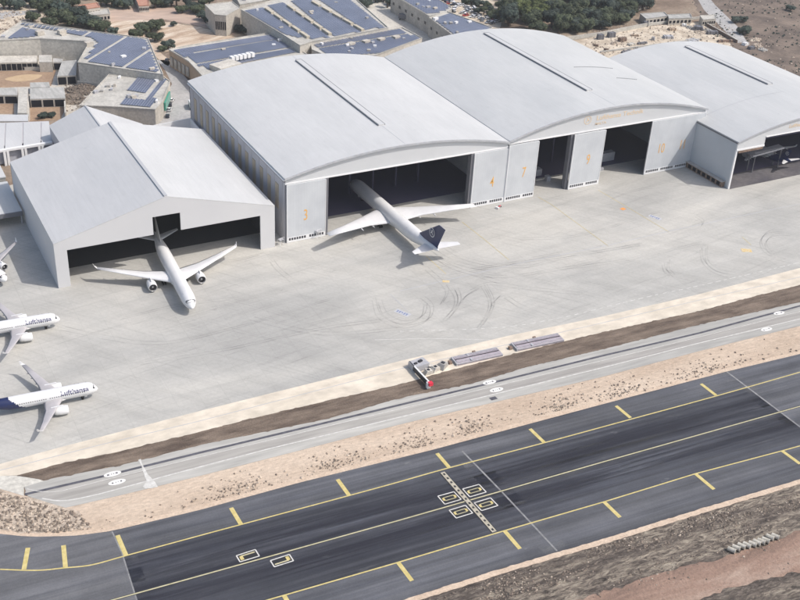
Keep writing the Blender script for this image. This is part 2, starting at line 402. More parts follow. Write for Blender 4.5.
def smoothpts(pts, k=6):
    out = []; P = [Vector(p[:2]) for p in pts]
    for i in range(len(P)-1):
        a, b, c, d = P[max(i-1, 0)], P[i], P[i+1], P[min(i+2, len(P)-1)]
        for j in range(k):
            t = j/k; out.append(.5*((2*b)+(c-a)*t+(2*a-5*b+4*c-d)*t*t+(3*b-a-3*c+d)*t**3))
    out.append(P[-1]); return out

# ================================================================== GROUND
mb = MB(); mb.flat([(-6000, -6000, -.05), (8000, -6000, -.05), (8000, 9000, -.05), (-6000, 9000, -.05)])
struct('ground', mb, 'terrain')
def ext(pts, l=None, r=None):      # extend a measured edge outside the frame along its end directions
    g = GL(pts)
    if l: g = [g[0]+(g[0]-g[1]).normalized()*l]+g
    if r: g = g+[g[-1]+(g[-1]-g[-2]).normalized()*r]
    return g
apron_edge = ext([(0, 464), (50, 450), (200, 411), (400, 361), (512, 335), (600, 317), (700, 294), (800, 268)], 250, 350)
soil_top = ext([(17, 475.5), (60, 464), (120, 451.5), (200, 432), (258, 417), (340, 398), (400, 384.5), (452, 370), (500, 357.5), (562, 342), (600, 333), (700, 311), (745, 299), (800, 285)], None, 350)
soil_bot = ext([(44, 480), (120, 465.5), (200, 445), (325, 419.5), (400, 398), (475, 383), (525, 367.5), (600, 350), (700, 324.5), (800, 302)], None, 350)
road_bot = ext([(65, 508), (120, 495.5), (200, 476), (300, 450.5), (400, 424.5), (600, 377.5), (700, 351), (800, 326)], None, 350)
tw_top = ext([(0, 534), (29, 537), (75, 536), (112, 531), (200, 510), (300, 482.5), (432, 450), (600, 405), (725, 372), (800, 354)], None, 350)
tw_bot0 = ext([(400, 601), (500, 569), (600, 540), (700, 509), (800, 479.5)], None, 350)
# west end of taxiway curves away to the left of the frame
tw_bot = [tw_bot0[0]+Vector((-260, -6, 0)), tw_bot0[0]+Vector((-60, 2.5, 0))]+tw_bot0
tw_topx = [tw_top[0]+Vector((-160, -30, 0)), tw_top[0]+Vector((-30, 1, 0))]+tw_top
apron_poly = [Vector((-250, 700, 0)), Vector((-250, apron_edge[0].y, 0))]+apron_edge+[Vector((900, 330, 0)), Vector((440.5, 330, 0)), Vector((440.5, 425, 0)), Vector((346, 440, 0)), Vector((145, 470, 0)), Vector((60, 440, 0)), Vector((50, 432, 0)), Vector((20, 440, 0)), Vector((0, 700, 0))]
sheet('airport_apron', apron_poly, .02, 'apron')
beige_left = GL([(17, 475.5), (0, 475)])
strip('beige_apron_edge', apron_edge, [G(0, 476)+Vector((-200, 8, 0)), G(0, 476)]+soil_top, .03, 'beige')
# beige strip's joint line
mb = MB(); ribbon(mb, ext([(0, 470.5), (100, 445), (200, 421), (400, 369), (600, 323.5), (700, 300), (800, 277)], 60, 200), .25, .045)
struct('concrete_joint', mb, 'seam')
strip('soil_strip', soil_top, [soil_top[0]]+soil_bot, .06, 'soil', rough=.5)
strip('service_road', [G(24, 486)]+soil_bot, [G(24, 495)]+road_bot, .035, 'service')
strip('service_road_centre', ext([(25, 492), (60, 487), (105, 479), (200, 457), (400, 409), (600, 361), (800, 311)], 0, 300), ext([(25, 494), (62, 501), (100, 494), (200, 467), (400, 417.5), (600, 369), (800, 319.5)], 0, 300), .045, 'service_core')
sheet('light_concrete_path', GL([(-60, 470), (0, 476), (17, 475.8), (46, 480.5), (24, 487), (24, 496), (0, 489), (-60, 484)]), .04, 'lightcon')
mb = MB(); ribbon(mb, ext([(25, 494.5), (105, 476), (200, 452.8), (300, 429), (400, 405), (500, 381), (600, 356.5), (700, 333), (800, 306)], 0, 300), .9, .07)
struct('service_road_dark_line', mb, 'dark_line')
mb = MB()
ribbon(mb, ext([(42, 498.5), (52, 500.4), (60, 501), (68, 500.5), (80, 498.5), (100, 494), (200, 467), (267, 449.5), (400, 417.3), (600, 368.5), (700, 343), (800, 319)], 0, 300), .45, .075)
ribbon(mb, ext([(27, 489), (36, 491), (44, 492), (53, 492), (62, 491), (105, 480), (200, 457), (400, 409), (600, 361.3), (700, 337), (800, 311.5)], 0, 300), .22, .075)
struct('service_road_white_lines', mb, 'white_line')
sheet('drain_grate', GL([(489, 398), (495, 396.5), (498, 399), (491.5, 400.6)]), .09, 'dark_line')
sheet('pale_concrete_splash', jag(GL([(138, 460), (141, 459), (146, 470), (151, 478), (158, 487), (146, 489), (143, 487), (147, 481), (142, 470)]), 1.5, .4), .085, 'white_line')
# sand between service road and taxiway, rubble at its west end
sand_poly = [G(-90, 470), G(0, 489), G(24, 496)]+road_bot+[tw_top[-1]]+tw_top[::-1]+[G(-90, 520)]
strip('sand_strip', [G(-90, 470), G(0, 489), G(24, 495)]+road_bot, tw_topx, .0, 'sand')
strip('sandy_taxiway_edge', [p+Vector((.3, 1.6, 0)) for p in tw_topx], tw_topx, .022, 'sand_edge', rough=.3)
sheet('rubble_bank', GL([(-60, 480), (0, 489), (26, 497), (65, 508), (80, 512), (92, 528), (70, 531), (30, 533), (0, 530), (-60, 525)]), .03, 'sand_rough', rough=2, amp=1)
# lower ground
sheet('lower_rubble_ground', [tw_bot[0]+Vector((0, -3, 0))]+[p+Vector((0, -1, 0)) for p in tw_bot[1:]]+[Vector((560, 60, 0)), Vector((-300, 40, 0))], 0, 'rubble')
sheet('red_earth_track', GL([(540, 607), (600, 594), (660, 573), (700, 562), (740, 554), (775, 541), (800, 531), (880, 500), (880, 555), (800, 574), (760, 580), (700, 600), (640, 618), (540, 640)]), .03, 'red', rough=1.5, amp=1.1)
# taxiway
asph = tw_topx+tw_bot[::-1]
strip('taxiway', tw_topx, tw_bot, .03, 'asphalt')
strip('taxiway_lower_edge', tw_bot, [p+Vector((.5, -1.7, 0)) for p in tw_bot], .045, 'sand_edge', rough=.25)
eu = ext([(0, 569.5), (37, 570.5), (65, 568), (92, 565), (127, 555.5), (200, 535.7), (241, 524.7), (350, 495.5), (400, 481.8), (449, 468), (544, 443), (630, 419.6), (716, 396.2), (800, 372.3)], None, 350)
eu_s = smoothpts(eu[:-1])+[eu[-1]]
eu = [eu[0]+Vector((-60, -16, 0)), eu[0]+Vector((-14, -1.5, 0))]+eu
ctr = ext([(115, 599.5), (200, 576), (400, 520.3), (600, 463), (647, 449.7), (800, 406.5)], 230, 350)
el = ext([(270, 599.5), (284, 595.5), (400, 562), (504, 531), (604, 502), (695, 474), (782, 451), (800, 446)], 330, 350)
strip('upper_taxiway_shoulder', tw_topx, eu, .04, 'shoulder')
strip('lower_taxiway_shoulder', el, tw_bot, .04, 'shoulder')
west = GL([(0, 534), (29, 537), (75, 536), (112, 531.5), (122, 553), (137, 601)])
sheet('older_west_taxiway', [west[0]+Vector((-160, -30, 0)), west[0]+Vector((-30, 1, 0))]+west+[G(137, 601)+Vector((6, -60, 0)), Vector((-220, 140, 0))], .0635, 'asphalt_old')
sheet('older_east_taxiway', [tw_top[-2]]+GL([(727, 372), (780, 412), (800, 427)])+[G(800, 427)+Vector((8, -18, 0)), G(800, 427)+Vector((350, -35, 0)), tw_top[-1]], .0635, 'shoulder')
mb = MB()
for pts, w in ([(462, 451), (500, 490), (557, 551)], .5), ([(727, 372), (780, 412), (800, 427)], .6), ([(112, 531.5), (122, 553), (137, 601)], .35):
    ribbon(mb, ext(pts, 0, 20 if pts[0][0] != 462 else 0), w, .067)
struct('taxiway_joints', mb, noisy('joint_sealant', (.17, .17, .175), (.30, .30, .30), .5))
Z = .075
mb = MB(); ribbon(mb, eu_s, .4, Z); ribbon(mb, el, .4, Z)
for a, b in [((24, 569.5), (28, 548)), ((65.5, 567.5), (63.5, 545.5)), ((126, 555.5), (117.5, 535.5)), ((241, 524.5), (231, 508)), ((349, 495.5), (337.5, 479.5)), ((449, 467.5), (437, 453.5)), ((544, 442.5), (530, 429)), ((630.5, 418), (616, 406)), ((716, 395.5), (701, 384)), ((284, 595.5), (290, 606)), ((398, 562.5), (412, 581)), ((504.5, 531), (520, 549)), ((604, 502), (620, 517.5)), ((695.5, 474), (714, 489.5)), ((782, 451), (800, 464))]:
    ribbon(mb, GL([a, b]), 1.15, Z+.01)
struct('yellow_edge_markings', mb, 'yellow')
mb = MB(); ribbon(mb, ctr, .75, Z); struct('centreline_black_border', mb, 'black_paint')
mb = MB(); ribbon(mb, ctr, .36, Z+.012); struct('taxiway_centreline', mb, 'pale_yellow')
# intermediate holding marking and position boxes
A = G(442.5, 472.5); B = G(494.5, 532); hd = (B-A).normalized(); hn = Vector((-hd.y, hd.x, 0))
mb = MB(); ribbon(mb, [A, B], 1.8, Z+.02); struct('holding_marking_border', mb, 'black_paint')
mb = MB(); ribbon(mb, [A, B], 1.35, Z+.03); struct('holding_marking', mb, noisy('cream_paint', (.36, .33, .26), (.5, .46, .37), 1))
mb = MB(); L = (B-A).length; k = 14
for i in range(k):
    c = A+hd*(L*(i+.5)/k); mb.box((c.x, c.y, Z+.035), (L/k*.4, .6, .01), math.atan2(hd.y, hd.x))
struct('holding_marking_dashes', mb, 'black_paint')
tx = Vector((math.cos(TDIR), math.sin(TDIR), 0))
def posbox(corners, glyph):
    P = GL(corners); ring = P+[P[0]]
    mbk.flat([(p.x, p.y, Z+.005) for p in (P if (P[1]-P[0]).cross(P[2]-P[0]).z > 0 else P[::-1])])
    c = sum(P, Vector())/4; ins = [c+(p-c)*.93 for p in P]
    ribbon(mbw, [ins[0], ins[1]], .32, Z+.02); ribbon(mbw, [ins[1], ins[2]], .32, Z+.021); ribbon(mbw, [ins[2], ins[3]], .32, Z+.02); ribbon(mbw, [ins[3], ins[0]], .32, Z+.021)
    u = (P[1]-P[0])*.5+(P[2]-P[3])*.5; v = (P[3]-P[0])*.5+(P[2]-P[1])*.5      # u along, v down
    def at(a, b): return c+u*a+v*b
    if glyph == 'II':
        ribbon(mby, [at(-.3, -.16), at(.3, -.16)], .22, Z+.03); ribbon(mby, [at(-.3, .16), at(.3, .16)], .22, Z+.03)
        for s in (-1, 1): ribbon(mbs, [at(.26*s, 0), at(.38*s, 0)], 1.1, Z+.035)
    elif glyph == 'L': ribbon(mby, [at(-.3, -.2), at(.38, -.2)], .4, Z+.03); ribbon(mbs, [at(-.38, .05), at(-.22, .05)], 1.4, Z+.035)
    else: ribbon(mby, [at(-.38, .2), at(.3, .2)], .4, Z+.03); ribbon(mbs, [at(.22, -.05), at(.38, -.05)], 1.4, Z+.035)
mbk, mbw, mby, mbs = MB(), MB(), MB(), MB()
def zb(x0, y0, *q): return [(x0+a, y0+b) for a, b in q]
s1 = 80/600
for q in ([(52, 272), (182, 236), (240, 298), (108, 337)], [(238, 218), (370, 181), (428, 243), (296, 282)], [(137, 378), (268, 338), (326, 400), (194, 441)], [(325, 322), (456, 282), (516, 344), (384, 385)]):
    posbox([(430+a*s1, 460+b*s1) for a, b in q], 'II')
s2 = 70/800
posbox([(230+a*s2, 540+b*s2) for a, b in [(63, 182), (295, 106), (345, 186), (108, 258)]], 'L')
posbox([(230+a*s2, 540+b*s2) for a, b in [(452, 238), (685, 162), (735, 240), (500, 315)]], 'J')
struct('position_sign_background', mbk, 'black_paint'); struct('position_sign_border', mbw, 'white_line')
struct('position_sign_bars', mby, 'pale_yellow'); struct('position_sign_squares', mbs, 'yellow')
# oval road markings
mb = MB(); mt = MB()
for k, (cx, cy) in enumerate([(489.5, 382.5), (496.5, 390), (112.5, 474.2), (117, 482.3), (779, 313.3), (766.5, 329.5)]):
    c = G(cx, cy); rx, ry = 2.4, 1.1
    mb.flat([(c.x+rx*math.cos(t)*math.cos(RDIR)-ry*math.sin(t)*math.sin(RDIR), c.y+rx*math.cos(t)*math.sin(RDIR)+ry*math.sin(t)*math.cos(RDIR), .10) for t in [2*math.pi*i/24 for i in range(24)]])
    for dx, w in ((-1.2, .6), (-.3, .3), (.35, .3), (1.15, .6)):
        mt.box((c.x+dx, c.y, .105), (w*(1 if k % 2 == 0 else .7), .55 if abs(dx) > 1 else .25, .01), RDIR)
struct('oval_road_markings', mb, 'bright_line'); struct('oval_marking_symbols', mt, 'dark_line')
# apron markings
mb = MB()
for p in ([(462, 222), (485, 240), (509, 260)], [(426, 256), (446, 274)], [(538, 197), (552, 205), (600, 240), (608, 246)], [(598, 190), (632, 210), (669, 232)], [(742, 237), (751, 245)]):
    ribbon(mb, GL(p), .22, .05)
struct('apron_yellow_lead_lines', mb, 'yellow')
mb = MB(); ribbon(mb, ext([(400, 291), (525, 262), (600, 247), (670, 231), (760, 212), (800, 204)], 0, 200), .3, .05)
ribbon(mb, GL([(390, 294), (412, 315.5)]), .2, .05)
for a, b in (([(520, 195), (600, 184)], .3), ([(650, 177), (800, 150)], .2)): pass
struct('apron_dark_joint_lines', mb, 'seam')
mb = MB(); e = ext([(300, 364), (400, 331), (512, 318), (600, 309.5), (645, 297.5), (700, 285.5), (785, 266), (800, 262)], 0, 200)
e = smoothpts(GL([(400, 331.5), (500, 327.5), (560, 318), (600, 308.5), (645, 297.5), (700, 285.5), (785, 266), (860, 247)]), 30)
acc = 0
for i in range(len(e)-1):
    acc += (e[i+1]-e[i]).length
    if int(acc/1.8) % 2 == 0: ribbon(mb, [e[i], e[i+1]], .3, .055)
ribbon(mb, GL([(375, 340), (430, 338.5), (490, 340)]), .25, .055)
struct('apron_white_dashes', mb, 'dash_paint')
mb = MB()
for cx, cy, w in ((623, 209, 2.2), ): c = G(cx, cy); mb.box((c.x, c.y, .06), (w, 1.8, .01), .2)
struct('orange_stand_marking', mb, 'orange_paint')
mb = MB()
for cx, cy, w, h in ((746.5, 250.5, 4.2, 3.0), (446, 281.5, 2.6, 1.6)): c = G(cx, cy); mb.box((c.x, c.y, .06), (w, h, .01), R(-30))
struct('yellow_stand_markings', mb, noisy('worn_yellow_paint', (.62, .42, .12), (.6, .55, .45), .9))
# blue panels with lettering on the concrete
for q, (c0, rz, sc) in enumerate((((402.5, 313), R(-62), .95), ((655, 217.5), R(-68), .9))):
    c = G(*c0); mb = MB(); mb.box((c.x, c.y, .05), (6.2*sc, 2.6*sc, .01), rz)
    struct('pale_stand_panel', mb, noisy('bleached_paint%d' % q, (.44, .45, .48), (.52, .52, .52), 1))
    mb = MB()
    for i in range(5):
        u = (-2.1+i*1.0)*sc; t = c+Vector((math.cos(rz)*u, math.sin(rz)*u, 0))
        mb.box((t.x, t.y, .062), (.55*sc, 1.5*sc if i != 2 else .5, .01), rz)
        mb.box((t.x+.3, t.y+.35, .066), (.75*sc, .3, .01), rz+(i % 2))
    struct('blue_stand_letters', mb, 'blue_paint')
# tyre marks
tm = bpy.data.materials.new('tyre_rubber_marks'); tm.use_nodes = True; t = tm.node_tree; b = t.nodes['Principled BSDF']
b.inputs['Base Color'].default_value = (.14, .14, .14, 1); b.inputs['Roughness'].default_value = .9
tr = t.nodes.new('ShaderNodeBsdfTransparent'); mx = t.nodes.new('ShaderNodeMixShader'); no = t.nodes.new('ShaderNodeTexNoise'); no.inputs['Scale'].default_value = .12
ge = t.nodes.new('ShaderNodeNewGeometry'); t.links.new(ge.outputs['Position'], no.inputs['Vector']); mr = t.nodes.new('ShaderNodeMapRange')
mr.inputs['From Min'].default_value = .35; mr.inputs['From Max'].default_value = .7; mr.inputs['To Min'].default_value = .04; mr.inputs['To Max'].default_value = .2
t.links.new(no.outputs[0], mr.inputs[0]); t.links.new(mr.outputs[0], mx.inputs[0]); t.links.new(tr.outputs[0], mx.inputs[1]); t.links.new(b.outputs[0], mx.inputs[2])
t.links.new(mx.outputs[0], t.nodes['Material Output'].inputs[0])
mb = MB()
arcs = [[(446, 285), (454, 297), (453, 308), (443, 320)], [(455, 290), (458, 300), (455, 310), (446, 321)], [(481, 287), (488, 300), (487, 312), (477, 328)], [(484, 287), (491, 302), (489, 314), (480, 328)],
        [(479, 289), (465, 297), (458, 306)], [(500, 296), (492, 304), (493, 306)], [(504, 298), (520, 308), (545, 318)], [(430, 250), (450, 262), (485, 270), (520, 262), (560, 254)], [(426, 252), (455, 270), (500, 278), (560, 270), (600, 262)],
        [(440, 246), (470, 262), (520, 268), (560, 260), (640, 245)], [(372, 300), (378, 318), (400, 328), (425, 322), (430, 308), (420, 298)], [(378, 302), (384, 316), (402, 324), (420, 318), (424, 306)],
        [(470, 290), (490, 285), (530, 290), (580, 295)], [(448, 275), (500, 266), (560, 258), (640, 246)], [(430, 262), (470, 275), (520, 290)], [(700, 250), (702, 262), (712, 272), (728, 278)], [(706, 248), (706, 262), (716, 271), (734, 275)],
        [(785, 232), (768, 233), (760, 242), (764, 252), (778, 260)], [(790, 236), (774, 236), (765, 244), (770, 254), (784, 262)], [(662, 265), (664, 272), (670, 276)], [(668, 262), (667, 270), (673, 277)], [(695, 217), (702, 222), (700, 228)],
        [(610, 200), (640, 190), (690, 185)], [(120, 320), (170, 308), (230, 300)], [(60, 330), (150, 345), (230, 330), (330, 300)], [(250, 320), (320, 335), (400, 330)], [(200, 260), (230, 262), (260, 255)], [(270, 262), (276, 270), (290, 282)], [(140, 365), (220, 352), (320, 330), (380, 322)],
        [(425, 270), (445, 290), (440, 305)], [(560, 270), (620, 262), (700, 244)], [(520, 240), (580, 236), (660, 212)]]
for a in arcs:
    p = smoothpts(GL(a), 7); ribbon(mb, p, .5, .052)
    nn = [(x.x+2.0, x.y+1.2) for x in p]; ribbon(mb, nn, .4, .054)
o = mb.build('tyre_marks', tm, kind='structure')
def worn(name, col, lo, hi, op, sc):
    m = bpy.data.materials.new(name); m.use_nodes = True; t = m.node_tree; b = t.nodes['Principled BSDF']; n = NT(m)
    b.inputs['Base Color'].default_value = (*col, 1); b.inputs['Roughness'].default_value = .9
    f = n.ramp(n.noise(1, n.map(TDIR, sc), 5, .65, .4), [(lo, 0.), (hi, op)])
    tr = t.nodes.new('ShaderNodeBsdfTransparent'); mx = t.nodes.new('ShaderNodeMixShader')
    t.links.new(f, mx.inputs[0]); t.links.new(tr.outputs[0], mx.inputs[1]); t.links.new(b.outputs[0], mx.inputs[2]); t.links.new(mx.outputs[0], t.nodes['Material Output'].inputs[0]); return m
rb = worn('rubber_film', (.026, .027, .042), .36, .64, .27, (.014, .34, 1))
nrm_ = Vector((-math.sin(TDIR), math.cos(TDIR), 0))
for k, (off, w_) in enumerate(((0, 25), (1.5, 17), (-5, 6), (6, 5))):
    mb = MB(); ribbon(mb, [p+nrm_*off for p in ctr], w_, .051+k*.003); mb.build('taxiway_rubber_film', rb, kind='structure')
pd = worn('pale_dust_film', (.26, .26, .26), .55, .75, .5, (.10, .25, 1))
mb = MB()
for q in ([(462, 451), (500, 490), (557, 551)], [(727, 372), (780, 412), (800, 427)], [(112, 531.5), (122, 553), (137, 601)]): ribbon(mb, GL(q), 7, .0655)
mb.build('dusty_joint_margins', pd, kind='structure')
mb = MB()
for k in range(34):
    y0 = random.uniform(-.46, .46); a = G(random.uniform(60, 700), 500); s = random.uniform(20, 200)
    c0 = ctr[0]+(ctr[-1]-ctr[0])*random.uniform(.35, .62); nrm = Vector((-tx.y, tx.x, 0)); c0 = c0+nrm*random.gauss(0, 9)
    if abs((c0-ctr[0]).dot(nrm)) > 20: continue
    ribbon(mb, [c0, c0+tx*s*.5+nrm*random.uniform(-.8, .8), c0+tx*s], random.uniform(.25, .9), .0605+k*.00005)
struct('taxiway_rubber_streaks', mb, tm)
# rear ground
sheet('red_field', GL([(84, 12), (130, 8), (190, 8), (215, 16), (235, 35), (200, 26), (166, 20), (140, 20), (110, 24), (92, 20)]), .0, 'field_red', rough=4, amp=1.2)
sheet('limestone_field', GL([(108, 22), (140, 20), (166, 22), (200, 27), (236, 38), (232, 50), (190, 47), (165, 52), (150, 50), (140, 42), (118, 35)]), .01, 'limestone', rough=4, amp=1.2)
sheet('sandy_lane', GL([(150, 44), (160, 52), (172, 62), (168, 66), (162, 62), (150, 48)]), .03, 'sand', rough=3, amp=.6)
sheet('quarry_ground', GL([(-40, -30), (60, -30), (70, 8), (52, 24), (20, 24), (0, 40), (-40, 45)]), .0, 'site', rough=5, amp=1.5)
sheet('pale_road', GL([(-20, 12), (27, 11), (30, 14), (8, 17), (-5, 22), (-20, 25)]), .03, 'road')
sheet('access_road', GL([(157, 60), (168, 60), (178, 68), (192, 85), (205, 112), (205, 130), (150, 130), (156, 115), (172, 84), (165, 70)]), .03, 'road')
sheet('stable_yard_ground', GL([(-30, 60), (60, 60), (110, 80), (85, 116), (-30, 125)]), .0, 'cream')
sheet('riding_yard', GL([(-10, 69), (56, 70), (51, 86), (-10, 88)]), .03, 'yard', rough=4, amp=.5)
c = G(24, 78); mb = MB(); mb.flat([(c.x+9*math.cos(t)*(1+.1*math.sin(3*t)), c.y+5*math.sin(t), .05) for t in [2*math.pi*i/28 for i in range(28)]]); struct('pale_yard_ring', mb, noisy('pale_earth', (.46, .33, .20), (.52, .39, .25), .4))
sheet('shed_yard', GL([(30, 100), (64, 100), (64, 112), (60, 120), (30, 121)]), .04, 'yard')
sheet('left_shed_yard', GL([(-10, 100), (14, 100), (14, 114), (-10, 114)]), .04, 'yard')
sheet('scrub_hillside', GL([(640, -40), (690, -5), (700, 15), (720, 38), (730, 50), (760, 70), (860, 130), (900, 60), (860, -60)]), .0, 'scrub', rough=6, amp=2)
sheet('construction_site', GL([(560, 44), (600, 36), (640, 27), (700, 22), (728, 40), (740, 60), (760, 75), (640, 90), (600, 90)]), .02, 'site')
sheet('country_road', GL([(690, -14), (700, -14), (715, 5), (738, 27), (747, 42), (737, 43), (722, 28), (704, 10)]), .04, 'road')
sheet('scrapyard_ground', GL([(410, -20), (500, -20), (505, 10), (500, 28), (470, 30), (440, 20), (415, 5)]), .02, 'site')
sheet('back_courtyard', GL([(350, -10), (395, -10), (400, 10), (430, 30), (440, 50), (380, 50), (340, 10)]), .02, 'concrete')

# ================================================================== HANGARS
def arc(x, x0, x1, e, p): t = (x-x0)/(x1-x0); return e+(p-e)*4*t*(1-t)
def arch_roof(name, x0, x1, y0, y1, e, p, m, parent, over=.8, n=28, thick=.6):
    mb = MB(); xs = [x0+(x1-x0)*i/n for i in range(n+1)]; vs = []
    for y in (y0-over, y1+over):
        for x in xs: vs.append((x, y, arc(x, x0, x1, e, p)))
        for x in xs: vs.append((x, y, arc(x, x0, x1, e, p)-thick))
    k = n+1; fs = []
    for i in range(n):
        fs.append((i, i+1, 2*k+i+1, 2*k+i)); fs.append((k+i, 3*k+i, 3*k+i+1, k+i+1))
        fs.append((i, k+i, k+i+1, i+1)); fs.append((2*k+i, 2*k+i+1, 3*k+i+1, 3*k+i))
    fs += [(0, 2*k, 3*k, k), (n, k+n, 3*k+n, 2*k+n)]
    mb.add(vs, fs); o = mb.build(name, m, parent)
    return o
def gable_poly(x0, x1, f, zb, n=16):     # wall polygon from zb up to roof curve f
    return [(x0, zb), (x1, zb)]+[(x1+(x0-x1)*i/n, f(x1+(x0-x1)*i/n)) for i in range(n+1)]
def number(s, x, z, y, size, parent, m='orange', name='door_number'):
    vs, fs = text_mesh(s, size, bold=.015)
    mb = MB(); mb.add([(x+v[0]*.72, y, z+v[1]*1.15) for v in vs], fs); return mb.build(name, m, parent)
def parts(name, m, parent, boxes):
    """one mesh object for every box (x0,x1,y0,y1,z0,z1)"""
    for b_ in boxes: q = MB(); q.bb(*b_); q.build(name, m, parent)
def ring_roof_skylight(xc, y0, y1, f, parent, w=2.6):
    mb = MB(); z0, z1 = f(xc-w/2), f(xc+w/2)
    mb.bb(xc-w/2, xc+w/2, y0, y1, min(z0, z1)-.2, max(z0, z1)+.55)
    sk = mb.build('skylight', 'roof', parent)
    mb = MB(); zt = max(z0, z1)+.56
    mb.bb(xc-w/2-.3, xc-w/2, y0, y1, z0-.3, zt+.1); mb.bb(xc+w/2, xc+w/2+.28, y0, y1, z0-.3, zt+.04)  # left curb's dark grey colours in the skylight's shaded side
    mb.bb(xc-w/2, xc+w/2, y1, y1+.3, z0-.3, zt+.1)
    mb.build('skylight_curb', 'curb', sk)
def door_leaf(x0, x1, y, ztop, parent, nums=(), vents=True, m='door'):
    mb = MB(); mb.bb(x0, x1, y, y+.6, 0.05, ztop); d = mb.build('door_leaf', m, parent)
    mb = MB(); mb.bb(x0, x1, y-.12, y-.02, .1, 2.2); pl = mb.build('base_rail', 'white_trim', d)
    if vents:
        mb = MB(); x = x0+.7; k = 0
        while x < x1-1.0:
            mb.bb(x, x+.75, y-.16, y-.125, 1.0, 2.0); x += 1.05; k += 1
            if k % 7 == 0: x += 1.2
        split(mb, 'vent', 'vent', d)
    mb = MB(); mb.bb(x0-.12, x0+.15, y-.1, y+.5, .1, ztop-.1); mb.bb(x1-.15, x1+.12, y-.1, y+.5, .1, ztop-.1); split(mb, 'edge_frame', 'white_trim', d)
    for s, x, z in nums: number(s, x, z, y-.05, 5.7, d)
    return d

# ---- double arched hangar (two adjoining bays = one building)
YF, YB = 350.0, 462.0
ha = thing('aircraft_hangar', (0, 0, 0), 0, 'big white hangar with two arched roof bays and numbered grey sliding doors', 'hangar')
fa = lambda x: arc(x, 145.5, 245, 27.3, 33.5)-.6
fb = lambda x: arc(x, 245, 351.5, 27.6, 35.8)-.6
arch_roof('roof', 145.0, 245, YF, YB, 27.3, 33.5, 'roof', ha)
arch_roof('roof', 245.02, 352.0, YF, YB, 27.6, 35.8, 'roof_b', ha)
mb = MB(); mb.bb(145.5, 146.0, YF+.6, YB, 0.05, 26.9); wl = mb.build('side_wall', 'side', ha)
for i in range(13):
    y = 356.5+i*8.0; mb = MB(); mb.bb(145.3, 145.49, y, y+3.0, 11.5, 21.8); mb.build('translucent_window', 'translucent', wl)
mb = MB()
for i in range(14): y = 352.5+i*8.0; mb.bb(145.38, 145.49, y, y+.3, .1, 25.4)
split(mb, 'pilaster', 'side', wl)
mb = MB(); mb.bb(144.9, 145.49, YF-.3, YB, 25.5, 26.1); mb.build('gutter', 'dark_trim', wl)
mb = MB(); mb.bb(144.6, 145.49, YF-.5, YB, 26.12, 26.65); mb.build('white_gutter', 'white_trim', wl)
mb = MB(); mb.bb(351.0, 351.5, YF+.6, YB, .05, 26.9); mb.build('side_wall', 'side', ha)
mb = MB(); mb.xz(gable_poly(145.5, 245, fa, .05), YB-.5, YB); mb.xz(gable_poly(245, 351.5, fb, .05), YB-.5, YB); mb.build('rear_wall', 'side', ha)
mb = MB(); mb.xz(gable_poly(145.5, 245, fa, 24.6), YF, YF+.6); mb.build('fascia', 'facade', ha)
mb = MB(); mb.xz(gable_poly(245.02, 351.5, fb, 25.9), YF, YF+.6); fb_o = mb.build('fascia', 'facade', ha)
mb = MB(); mb.bb(145.3, 245, YF-.35, YF-.02, 24.5, 25.0); mb.bb(245.02, 351.7, YF-.35, YF-.02, 25.7, 26.2); split(mb, 'white_door_rail', 'white_trim', ha)
# roof front edge strips following the arches
for x0, x1, e, p in ((145.0, 245, 27.3, 33.5), (245.02, 352.0, 27.6, 35.8)):
    mb = MB(); n = 28; q = [(x0+(x1-x0)*i/n) for i in range(n+1)]
    vs = []
    for y in (YF-1.05, YF-.82):
        for dz in (.06, -.75): vs += [(x, y, arc(x, x0, x1, e, p)+dz) for x in q]
    k = n+1; fs = []
    for i in range(n): fs += [(i, k+i, k+i+1, i+1), (i, i+1, 2*k+i+1, 2*k+i), (k+i, 3*k+i, 3*k+i+1, k+i+1)]
    mb.add(vs, fs); mb.build('roof_edge', noisy('weathered_edge_trim', (.40, .41, .43), (.5, .51, .53), .5), ha)
ring_roof_skylight(196, 370, 455, lambda x: arc(x, 145, 245, 27.3, 33.5), ha)
ring_roof_skylight(298.5, 369, 456, lambda x: arc(x, 245, 352, 27.6, 35.8), ha)
mb = MB()
for xc, y0, y1, x0, x1, e, p in ((196, 350, 370, 145, 245, 27.3, 33.5), (196, 455, 462, 145, 245, 27.3, 33.5), (298.5, 350, 369, 245, 352, 27.6, 35.8), (298.5, 456, 462, 245, 352, 27.6, 35.8)):
    z = arc(xc, x0, x1, e, p)+.03; mb.bb(xc-.12, xc+.12, y0, y1, z-.05, z)
mb.bb(244.8, 245.2, YF, YB, 27.3, 27.55)
mb.build('ridge_seam', 'seam', ha)
mb = MB()
for i in range(26): mb.bb(312+i*.9, 312.25+i*.9, 399, 399.3, arc(312+i*.9, 245, 352, 27.6, 35.8)-.05, arc(312+i*.9, 245, 352, 27.6, 35.8)+.25)
for i in range(14): mb.bb(325+i*.9, 325.25+i*.9, 383, 383.3, arc(325+i*.9, 245, 352, 27.6, 35.8)-.05, arc(325+i*.9, 245, 352, 27.6, 35.8)+.25)
mb.build('roof_fixings', 'dark_trim', ha)
door_leaf(145.9, 161.9, YF-.9, 24.4, ha, [('3', 153.6, 10.6)])
door_leaf(228.6, 244.9, YF-.9, 24.4, ha, [('4', 238.2, 10.2)])
door_leaf(245.1, 259.7, YF-1.2, 25.6, ha, [('7', 253.6, 12.2)])
door_leaf(278.2, 294.5, YF-1.2, 25.6, ha, [('9', 287.0, 12.8)])
door_leaf(320.5, 351.4, YF-.9, 25.6, ha, [('10', 328.0, 11.6), ('11', 340.5, 11.6)])
